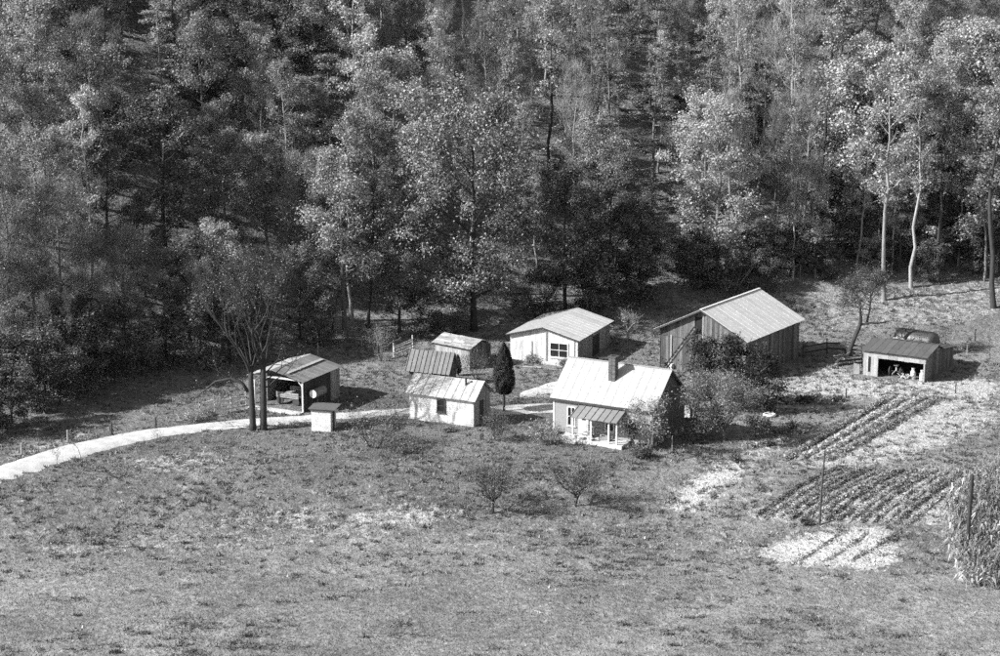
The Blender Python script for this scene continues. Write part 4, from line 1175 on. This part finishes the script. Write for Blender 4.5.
bush('tuft of weeds at the foot of the tall thin pole', 806, 524, 26, 10, 64, 'leaf_dark', 900, 300)
bush('brushy clump at the left end of the broken rail fence', 196, 421, 36, 14, 65, 'leaf_pale', 300, 1600, 'bark_pale')
# tree before the farmhouse corner
yard_tree('young_tree', 'young leafy tree before the front right corner of the farmhouse', 'tree', pt(648, 456), [((0, 0, 0), (0, 0, 1), 2.1, .10), ((0, 0, 1.8), (.6, .1, 1), 1.3, .05), ((0, 0, 1.9), (-.5, -.1, .9), 1.2, .05)], 66,
          1900, .07, 'leaf_mid', 'bark', twigs=900, twl=.4, crad=.5, depth=3, spread=.5, up=.1, decay=.62)
yard_tree('young_tree', 'small dark leafy tree close against the farmhouse front wall', 'tree', pt(632, 450), [((0, 0, 0), (0, 0, 1), 1.0, .06), ((0, 0, .8), (-.4, 0, .9), .8, .04)], 67,
          1800, .07, 'leaf_dark', 'bark_dark', twigs=600, twl=.35, crad=.4, depth=3, spread=.5, up=.1, decay=.68)
# grey rounded tree right of the house
st = [((0, 0, 0), (0, 0, 1), 1.2, .14)] + [((0, 0, .9), (math.cos(a) * .85, math.sin(a) * .85, 1.0), 2.05, .07) for a in np.arange(0, 6.2, .8)]
yard_tree('rounded_tree', 'rounded grey twiggy tree right of the farmhouse', 'tree', pt(724, 441), st, 68, 9000, .06, 'leaf_haze', 'bark', twigs=6500, twl=.6, tww=.009, crad=.6, depth=3, spread=.42, up=.1, decay=.68)
# dark evergreens behind the house
for (lab, px, py, hpx, kx, sd) in (('dark shaggy evergreen tree between the farmhouse and the barn', 698, 412, 66, 1.05, 71), ('dark shaggy evergreen tree before the barn front', 734, 410, 64, 1.05, 72), ('narrow dark evergreen at the right of the evergreen clump', 764, 414, 55, .8, 73)):
    p = P(px, py); h_ = hpx / pxm(p)
    proto('ev%d' % sd, sd, h_, .16, .05, 2.1 * kx, 26, lambda q: dome(q) * (1 + .45 * math.sin(q * 17 + sd)), lambda q: .45 + .5 * q, 6500, .085, 'leaf_ev', 'bark_dark', crad=.62, sub=5, twigs=900, twl=.5, wig=.6)
    copy_tree('ev%d' % sd, 'evergreen_tree', lab, 'tree', p)
# cedars
def cedar(label, px, py, hpx, wpx, stem, seed):
    p = P(px, py); q = pxm(p); h_, r_ = hpx / q, wpx / q / 2; s0 = stem / q
    rg = np.random.default_rng(seed); n = 14000 if hpx > 40 else 2200
    tz = rg.uniform(0, 1, n); pf = np.where(tz < .25, .55 + .45 * np.sqrt(tz / .25), np.clip(1 - ((tz - .25) / .76) ** 2.3, 0, 1))
    a = rg.uniform(0, 6.283, n); lump = 1 + .10 * np.sin(a * 3 + tz * 9) + .07 * np.sin(a * 7 - tz * 23)
    rr = r_ * pf * lump * rg.uniform(.55, 1.04, n) ** .6
    C = np.stack([np.cos(a) * rr, np.sin(a) * rr, s0 + tz * (h_ - s0)], 1)
    V, F = cards(rg, C, .07, 0, .45, np.stack([np.cos(a), np.sin(a), np.full(n, .6)], 1) * .9)
    t = thing('cedar_tree', label, 'tree', (p.x, p.y, p.z))
    MB().tube([(0, 0, -.2), (0, 0, h_ * .5), (0, 0, h_ * .92)], [.11, .08, .02], 7).build('trunk', 'bark', t)
    link('crown', npmesh('crown', V, F, 'leaf_cedar'), t)
cedar('tall dark columnar cedar beside the small white outbuilding', 504, 413, 72, 21, 20, 81)
cedar('tiny dark cone-shaped cedar behind the small white outbuilding', 458, 376, 22, 7, 3, 82)
# leaning tree near the machine shed
p = P(847.5, 356.5)
def lean_limbs(r, mb, tips):
    k0 = Vector((1.08, .1, 3.0))
    mb.tube([(0, 0, -.3), (.2, .02, .6), (.62, .05, 1.8), k0, (1.12, .1, 3.6), (1.0, .1, 4.6), (.95, .1, 5.6)], [.27, .23, .2, .19, .15, .11, .08], 7)
    mb.tube([k0, k0 + Vector((.9, 0, .2)), k0 + Vector((1.7, 0, .15)), k0 + Vector((2.9, .1, .35))], [.13, .10, .07, .03], 6)
    mb.tube([k0 + Vector((.6, .1, .1)), (1.95, .25, 4.4), (2.0, .3, 6.0)], [.11, .09, .05], 6)
    for k in range(13):
        f = r.uniform(0, 1); b = Vector((1.1 - .1 * f, .1, 3.7 + 2.0 * f)) if k % 2 else Vector((1.95, .25, 4.2 + 1.6 * f))
        grow(r, mb, tips, b, Vector((r.gauss(0, .7), r.gauss(0, .6), r.uniform(.3, 1))), 1.35, .05, 3, .45, .12, decay=.66)
yard_tree('leaning_tree', 'leaning tree with hazy crown and kinked trunk left of the machine shed', 'tree', (p.x, p.y, p.z), [], 83, 4200, .055, 'leaf_haze', 'bark_dark', twigs=5200, twl=.6, tww=.009, crad=.7, extra=lean_limbs)
yard_tree('slender_tree', 'small pale bare tree standing between the white garage and the barn', 'tree', pt(627, 345), [((0, 0, 0), (.05, 0, 1), 1.6, .08)], 84, 200, .06, 'leaf_pale', 'bark_pale', twigs=500, twl=.4, depth=3, spread=.4, up=.3, decay=.65)
yard_tree('pale_forked_tree', 'pale forked bare tree on the bank behind the barn', 'tree', pt(733, 292), [((0, 0, 0), (-.5, 0, 1), 1.9, .12), ((.1, 0, 0), (.7, 0, .8), 2.1, .11), ((0, 0, 0), (.1, .2, 1), 2.4, .09)], 85, 200, .06, 'leaf_pale', 'bark_pale', twigs=600, twl=.4, depth=3, spread=.35, up=.2, decay=.65)
for lab, px, py, hp, sd in (('leafless sapling at the lower road edge, leftmost of three', 57, 466, 19, 91), ('leafless sapling at the lower road edge, middle of three', 81, 459.5, 27, 92), ('leafless sapling at the lower road edge, rightmost of three', 157, 442.5, 11, 93),
                             ('leafless sapling in the grass right of the machine shed', 990, 358, 24, 94), ('leafless sapling behind the carport beside the wood', 365, 352, 22, 95), ('bare sapling beside the broken rail fence', 212, 423, 14, 96)):
    q = P(px, py); h_ = hp / pxm(q)
    yard_tree('sapling', lab, 'sapling', (q.x, q.y, q.z), [((0, 0, 0), (random.uniform(-.1, .1), 0, 1), h_ * .5, .03)], sd, 60, .05, 'leaf_bush', 'bark_dark', twigs=60, twl=.3, depth=2, spread=.4, up=.3, decay=.6)

# ------------------------------------------------------------------ fences, posts, poles
def fence(label, pts, rails, m, hpost=1.2, posts=True, sag=.04, wd=.12, group=None, name='rail_fence', railh=.12, broken=0, seed=5):
    r = random.Random(seed)
    Ps = [P(*q) for q in pts]; o = Ps[0]
    t = thing(name, label, 'fence', (o.x, o.y, o.z), 0, group)
    for q in Ps:
        v = q - o; MB().tube([(v.x, v.y, v.z - .3), (v.x + r.gauss(0, .04), v.y, v.z + hpost * r.uniform(.92, 1.1))], [.07, .06], 6).build('post', 'grey_wood' if name == 'rail_fence' and m == 'white_board' else m, t)
    for a, b in zip(Ps[:-1], Ps[1:]):
        for zr in rails:
            if r.random() < broken: 
                a2, b2 = a - o + Vector((0, 0, zr)), b - o + Vector((0, 0, .12))
            else: a2, b2 = a - o + Vector((0, 0, zr + r.gauss(0, sag))), b - o + Vector((0, 0, zr + r.gauss(0, sag)))
            off = Vector((0, -.09, 0)); MB().bar(a2 + off, b2 + off, .04, railh).build('rail', m, t)
    return t
fence('broken grey rail fence left of the carport', [(200, 418), (215, 414.5), (231, 412), (247, 409)], (.35, .75, 1.15), 'white_board', 1.45, broken=.15, sag=.08, railh=.16)
fence('plank gate panel with two stout posts behind the sheds', [(394, 358), (413, 350.5)], (.3, .58, .86, 1.1), 'white_board', 1.35, name='plank_gate', railh=.13)
fence('dark rail fence between the barn and the machine shed', [(803, 357.5), (827, 353.5), (845, 355), (862, 357)], (.55, 1.05), 'dark_wood', 1.3, sag=.05, railh=.16)
fence('low rail fence with wide boards left of the machine shed', [(838, 369), (862, 366)], (.35, .7), 'dark_wood', 1.0, sag=.03, railh=.2)
def post(label, px, py, hpx, m='dark_wood', r_=.06, group=None, name='fence_post', lean=0):
    p = P(px, py); h_ = hpx / pxm(p)
    t = tag(MB().tube([(0, 0, -.4), (lean * .5, 0, h_ * .5), (lean, 0, h_ - .04), (lean, 0, h_)], [r_ * 1.1, r_, r_ * .95, r_ * .6], 7).build(name, m, None, loc=(p.x, p.y, p.z)), label, 'post', group)
    return t
for i, (px, py, h_) in enumerate(((22, 456, 13), (68, 443, 13), (112, 435, 12), (156, 428, 11))):
    post('wooden fence post beyond the road, %s from the left' % ['first', 'second', 'third', 'fourth'][i], px, py, h_, ['grey_wood', 'grey_wood', 'dark_wood', 'dark_wood'][i], .08, 'posts beyond the road')
for lab, px, py, h_, m in (('thin post in the pale grass below the barn shadow', 819.5, 391, 13, 'grey_wood'), ('short dark post above the bean rows', 846, 398, 10, 'dark_wood'), ('post on the pale track below the machine shed', 955.5, 394, 11, 'dark_wood'),
                       ('dark post on the slope right of the tank', 975, 341, 12, 'dark_wood'), ('pale post close behind the tank', 945, 346, 14, 'grey_wood'), ('small post right of the machine shed shadow', 967, 354, 9, 'grey_wood'),
                       ('thin post behind the carport, left of two', 285, 356, 10, 'grey_wood'), ('thin post behind the carport, right of two', 318, 354, 12, 'grey_wood'), ('post at the wood edge above the plank gate', 362, 348, 10, 'grey_wood')):
    post(lab, px, py, h_, m, .06)
post('slim pale stake in the grass right of the farmhouse', 672, 454, 19, 'pale_wood', .035, name='stake')
p = P(819.5, 525)
t = thing('utility_pole', 'tall thin dark pole at the left corner of the vegetable rows', 'pole', (p.x, p.y, p.z))
MB().tube([(0, 0, -.5), (.06, 0, 2.6), (.2, 0, 5.5)], [.085, .075, .06], 7).build('shaft', 'dark_wood', t)
MB().box(.13, .27, -.09, -.05, 5.1, 5.3).build('bracket', 'metal_dark', t)
p = P(966, 560)
t = thing('utility_pole', 'dark pole with a bracket standing at the edge of the corn', 'pole', (p.x, p.y, p.z))
MB().tube([(0, 0, -.5), (.06, 0, 3.0), (.14, 0, 6.1)], [.15, .14, .12], 8).build('shaft', 'bark_dark', t)
MB().bar((.1, 0, 4.6), (.42, 0, 4.35), .08, .1).build('bracket', 'dark_wood', t)

# ------------------------------------------------------------------ loose things in the yard
p = P(769.5, 416.5)
mb = MB(); n1, n2 = 22, 8
for i in range(n1):
    for k in range(n2):
        a, b = 6.283 * i / n1, 6.283 * k / n2
        mb.v.append(((.43 + .13 * math.cos(b)) * math.cos(a), (.43 + .13 * math.cos(b)) * math.sin(a), .13 + .13 * math.sin(b)))
        mb.f.append((i * n2 + k, ((i + 1) % n1) * n2 + k, ((i + 1) % n1) * n2 + (k + 1) % n2, i * n2 + (k + 1) % n2))
tag(mb.build('tyre', 'tyre_white', None, smooth=True, loc=(p.x, p.y, p.z)), 'white painted tyre lying on the ground in the shadow right of the evergreens', 'tyre')
p = P(751, 428)
tag(MB().box(-.55, .55, -.14, .14, .0, .1).build('board', 'pale_wood', None, loc=(p.x, p.y, p.z + .02), rz=R(-8)), 'pale board lying left of the rounded dark shrub by the garden', 'board')
p = P(777, 412)
t = thing('stake_cross', 'pale stick cross standing before the brush heap', 'cross', (p.x, p.y, p.z))
MB().bar((0, 0, -.2), (.05, 0, 1.35), .06, .06).build('upright', 'pale_wood', t); MB().bar((-.75, -.05, 1.1), (.6, -.05, .75), .05, .07).build('crosspiece', 'pale_wood', t)
def brush(label, px, py, w_, h_, n, seed, mats=('bark_dark', 'dark_wood', 'grey_wood')):
    r = random.Random(seed); p = P(px, py)
    t = thing('brush_heap', label, 'brush heap', (p.x, p.y, p.z))
    for k in range(n):
        a = r.uniform(0, 6.283); c = Vector((r.gauss(0, w_ * .25), r.gauss(0, w_ * .2), abs(r.gauss(.15, h_ * .35))))
        d = Vector((math.cos(a), math.sin(a), r.gauss(0, .4))) * r.uniform(.3, .7) * w_ * .5
        e0, e1 = c - d, c + d; e0.z = max(e0.z, .03); e1.z = max(e1.z, .03)
        MB().tube([e0, (e0 + e1) / 2 + Vector((0, 0, r.uniform(0, .1))), e1], [r.uniform(.03, .07), .035, .012], 4).build('branch', r.choice(mats), t)
brush('dark heap of brush and branches right of the evergreens', 778, 403, 1.9, 1.0, 42, 3)
brush('tangled heap of pale branches at the end of the broken rail fence', 190, 421, 2.2, .7, 30, 4, ('bark_pale', 'pale_wood', 'grey_wood'))
brush('dark tangle of poles at the foot of the leaning tree', 840, 362, 2.0, .8, 26, 5)
p = P(604, 359)
tag(MB().slab((-.5, -.2, .03), (.6, -.1, .02), (.55, .3, .08), (-.4, .25, .05), .05).build('board', 'white_board', None, loc=(p.x, p.y, p.z)), 'white scrap board on the ground in the garage shadow', 'board')
for i, (px, py, w_) in enumerate(((532, 368, 1.7), (548, 391, 1.3))):
    p = P(px, py)
    tag(MB().box(-w_ / 2, w_ / 2, -.12, .12, 0, .09).build('plank', 'pale_wood', None, loc=(p.x, p.y, p.z + .05), rz=R(-12)), ['pale plank lying on the grass before the garage', 'pale plank at the edge of the dirt ramp'][i], 'plank')
for i, (px, py) in enumerate(((678, 366), (687, 370), (672, 369))):
    p = P(px, py)
    tag(MB().box(-.35, .35, -.25, .25, 0, .35 + .1 * i).build('stone_block', 'stone', None, loc=(p.x, p.y, p.z), rz=.4 * i), ['pale stone block by the barn front wall, nearest the wall', 'pale stone block by the barn front wall, rightmost', 'pale stone block by the barn front wall, leftmost'][i], 'stone')

# ------------------------------------------------------------------ garden: crop rows, corn
def row_mesh(a, b, seed, n, ls, m, hh=.22, ww=.16, gap=.15):
    rg = np.random.default_rng(seed)
    L_ = (b - a).length; t = rg.uniform(0, 1, n)
    keep = (np.sin(t * L_ * 2.1 + seed) + rg.normal(size=n) * .5) > -1.3 + gap
    t = t[keep]; n = len(t)
    x = a.x + (b.x - a.x) * t + rg.normal(size=n) * ww; y = a.y + (b.y - a.y) * t + rg.normal(size=n) * ww
    z = zf(x, y) + rg.uniform(.0, 1, n) ** .8 * hh
    V, F = cards(rg, np.stack([x - a.x, y - a.y, z - a.z], 1), ls, .3)
    return npmesh('crop_row', V, F, m)
for i in range(14):
    f = i / 13
    a = P(757 + 150 * f, 517 + 9 * f); b = P(846 + 132 * f, 468 + 6 * f)
    o = link('crop_row', row_mesh(a, b, 200 + i, 1000, .08, ['leaf_bush', 'leaf_crop', 'leaf_crop'][i % 3], .26, .10, random.uniform(-.2, .4)), None, a)
    tag(o, 'low vegetable row in the lower garden, number %s counted from the left' % ['one', 'two', 'three', 'four', 'five', 'six', 'seven', 'eight', 'nine', 'ten', 'eleven', 'twelve', 'thirteen', 'fourteen'][i], 'crop row', 'rows of the lower vegetable garden')
for i in range(4):
    a = P(785 + 14 * i, 461 + .3 * i); b = P(888 + 16 * i, 399 + .5 * i)
    o = link('crop_row', row_mesh(a, b, 300 + i, 2200, .09, 'leaf_rows', .42, .12, -.2), None, a)
    tag(o, 'taller bushy crop row in the upper garden, %s from the left' % ['first', 'second', 'third', 'fourth'][i], 'crop row', 'bushy rows of the upper garden')
for i in range(3):
    a = P(790 + 30 * i, 566 - 2 * i); b = P(838 + 32 * i, 536 - 3 * i)
    o = link('crop_row', row_mesh(a, b, 330 + i, 500, .06, 'leaf_bush', .16, .10, .5), None, a)
    tag(o, 'thin sparse row in the pale bare plot, %s from the left' % ['first', 'second', 'third'][i], 'crop row', 'rows in the pale plot')
gp = [(790, 403, 1.0), (803, 402, 1.1), (812, 398, .9), (826, 404, .8), (838, 401, .9), (772, 430, .8), (781, 432, .9), (792, 428, .9), (800, 433, .7), (811, 412, .7), (768, 445, .7), (783, 441, .6), (750, 447, .8)]
GPL = []
for i, (px, py, s_) in enumerate(gp):
    p = P(px, py); rg = np.random.default_rng(400 + i); n = 700
    off = rg.normal(size=(n, 3)) * np.array([.30, .30, .18]) * s_; off[:, 2] = np.abs(off[:, 2]) + .04
    V, F = cards(rg, off, .13 * s_, .5)
    o = link('garden_plant', npmesh('garden_plant', V, F, ['leaf_pale', 'leaf_dark', 'leaf_crop'][i % 3]), None, p)
    tag(o, ['pale broad-leaved garden plant', 'dark broad-leaved garden plant', 'grey-leaved garden plant'][i % 3] + (' above the long shadow by the bean rows' if py < 415 else ' between the shadow and the bean rows'), 'plant', 'garden plants by the shadow'); GPL.append((px, o))
_seen = {}
for px, o in sorted(GPL, key=lambda q: q[0]):
    b_ = o['label']; _seen.setdefault(b_, []).append(o)
for b_, L_ in _seen.items():
    for i, o in enumerate(L_):
        if len(L_) > 1: o['label'] = b_ + ', ' + ('rightmost' if i == len(L_) - 1 else ['leftmost', 'middle one'][i])
def corn(seed):
    rg = random.Random(seed); h_ = 2.3; mb = MB()
    mb.tube([(0, 0, -.1), (rg.gauss(0, .05), rg.gauss(0, .05), h_ * .5), (rg.gauss(0, .12), rg.gauss(0, .12), h_)], [.025, .02, .008], 4)
    for k in range(9):
        a = rg.uniform(0, 6.283); z = .35 + 1.7 * k / 9; l_ = rg.uniform(.5, .8)
        u = Vector((math.cos(a), math.sin(a), 0)); s_ = Vector((-u.y, u.x, 0)) * rg.uniform(.045, .085)
        q0, q1, q2 = Vector((0, 0, z)), Vector((0, 0, z + .28)) + u * l_ * .45, Vector((0, 0, z - rg.uniform(.1, .5))) + u * l_
        mb.face_add([q0 - s_ * .6, q0 + s_ * .6, q1 + s_, q1 - s_, q2], [(0, 1, 2, 3), (3, 2, 4)])
    for k in range(4):
        a = rg.uniform(0, 6.283); mb.tube([(0, 0, h_ - .05), (math.cos(a) * .12, math.sin(a) * .12, h_ + .28)], [.012, .006], 3, cap=False)
    return mb.mesh('corn_plant', 'leaf_corn')
cms = [corn(i) for i in range(5)]
rc = random.Random(8); nc_ = 0
c0, c1, c2, c3 = P(944, 528, -2.0), P(1004, 497, -2.0), P(1045, 606, -2.4), P(968, 598, -2.4)
for i in range(14):
    for k in range(18):
        f, g = (i + rc.uniform(-.25, .25)) / 15, (k + rc.uniform(-.35, .35)) / 19
        q = (c0.lerp(c1, f)).lerp(c3.lerp(c2, f), g)
        z = zg(q.x, q.y); px, py = proj(q.x, q.y, z)
        if px > 1006 or nc_ >= 290: continue
        o = link('corn_plant', cms[rc.randrange(5)], None, (q.x, q.y, z), rc.uniform(0, 6.28)); o.scale = (1, 1, rc.uniform(.6, 1.1))
        o.rotation_euler.x, o.rotation_euler.y = rc.gauss(0, .16), rc.gauss(0, .16)
        tag(o, 'dry corn stalk in the dense corn patch at the right edge', 'corn', 'corn patch at the right'); nc_ += 1

# ------------------------------------------------------------------ grass, weeds and fallen leaves (uncountable)
rg = np.random.default_rng(77)
def scatter(n, x0, x1, y0, y1, dens=None):
    x = rg.uniform(x0, x1, n); y = rg.uniform(y0, y1, n)
    px, py = proj(x, y, zf(x, y))
    k = (px > -30) & (px < 1030) & (py < 690)
    if dens is not None: k &= rg.uniform(0, 1, n) < dens(x, y, px, py)
    return x[k], y[k], px[k], py[k]
def lookup(arr, x, y):
    i = np.clip(np.searchsorted(ys, y), 0, ny - 1); j = np.clip(np.searchsorted(xs, x), 0, nx - 1); return arr[i, j]
bare = [W(q) for q in ([(-60, 492), (0, 469), (90, 442), (200, 425), (300, 417), (450, 409), (690, 406), (690, 418), (450, 414), (300, 422), (200, 431.5), (90, 454), (0, 482), (-60, 510)], [(553, 434), (651, 448), (685, 431), (587, 420)], [(408, 420), (474, 428), (490, 420), (425, 410)],
        [(511, 360), (578, 367), (612, 343), (545, 338)], [(659, 369), (748, 383), (803, 358), (712, 345)], [(863, 376), (925, 384), (960, 366), (900, 360)], [(254, 407), (303, 413), (342, 398), (290, 392)], [(311, 432), (331, 433), (340, 427), (320, 424)])]
def notbare(x, y):
    k = np.ones(len(x), bool)
    for q in bare: k &= ~inpoly(x, y, q)
    return k
def nz(x, y, s, ph=0):  # cheap patchy pattern
    return (np.sin(x * s + 1.7 * np.sin(y * s * .8 + ph)) + np.sin(y * s * 1.3 + 1.9 * np.sin(x * s * .7 + ph * 2)) + np.sin((x + y) * s * .6 + ph)) / 3
def put(name, label, x, y, h, wd, m, lean=.5, lift=-.02):
    k = notbare(x, y); x, y = x[k], y[k]
    V, F = blades(rg, x, y, lookup(GZ, x, y) + lift, h, wd, lean)
    tag(link(name, npmesh(name, V, F, m)), label, 'grass', kind='stuff')
x, y, px, py = scatter(230000, -48, 52, 104, 205, lambda x, y, px, py: .55 * (1 - lookup(forest, x, y)) * (1 - .8 * lookup(pale, x, y)))
put('grass', 'short grey pasture grass over the valley floor', x, y, .10, .045, 'grass_blade')
x, y, px, py = scatter(120000, -48, 52, 104, 215, lambda x, y, px, py: np.clip(lookup(pale, x, y) * 1.2 + .12 * (nz(x, y, .9, 2) > .35), 0, 1) * (1 - .6 * lookup(forest, x, y)))
put('dry_grass', 'pale dry grass in worn patches of the pasture', x, y, .16, .05, 'grass_pale')
# dark tufts of the lower field
cx, cy, _, _ = scatter(5200, -40, 42, 104, 150, lambda x, y, px, py: np.clip(.08 + .9 * np.clip(nz(x, y, .23, 1), 0, 1), 0, 1) * np.where(py > 525, .7, .2))
n = 34; ax = np.repeat(cx, n) + rg.normal(size=len(cx) * n) * np.repeat(rg.uniform(.08, .5, len(cx)) ** 1.3 + .05, n) * 1.5; ay = np.repeat(cy, n) + rg.normal(size=len(cx) * n) * np.repeat(rg.uniform(.08, .26, len(cx)), n)
put('grass_tufts', 'dark grass tufts scattered over the lower field', ax, ay, .2, .045, 'grass_dark', .7)
# bumpy clumps of the upper pasture
cx, cy, _, _ = scatter(20000, -44, 46, 128, 205, lambda x, y, px, py: (1 - lookup(forest, x, y)) * np.clip(.45 + .5 * nz(x, y, .5, 3), 0.05, 1) * np.where(py < 520, 1, .3))
n = 14; ax = np.repeat(cx, n) + rg.normal(size=len(cx) * n) * .13; ay = np.repeat(cy, n) + rg.normal(size=len(cx) * n) * .13
h_ = int(len(ax) * .68)
put('weed_clumps', 'rough clumps of grass and weeds on the upper pasture', ax[:h_], ay[:h_], .22, .05, 'grass_blade', .6)
put('dark_weeds', 'dark low weeds among the grass of the upper pasture', ax[h_:], ay[h_:], .20, .045, 'grass_dark', .7)
# fallen leaves on the bank and the forest floor
x, y, px, py = scatter(150000, -50, 62, 170, 262, lambda x, y, px, py: np.clip(lookup(forest, x, y) + .35 * sstep(-14, 0, y - edge(x)) * (x > 8), 0, 1) * np.clip(.45 + .5 * nz(x, y, .6, 5), .05, 1))
V, F = cards(rg, np.stack([x, y, lookup(GZ, x, y) + np.where(y > 214, .12, .04)], 1), .085, 1.2, .7)
tag(link('leaf_litter', npmesh('leaf_litter', V, F, 'leaf_ground')), 'pale fallen leaves over the bank and forest floor', 'leaf litter', kind='stuff')
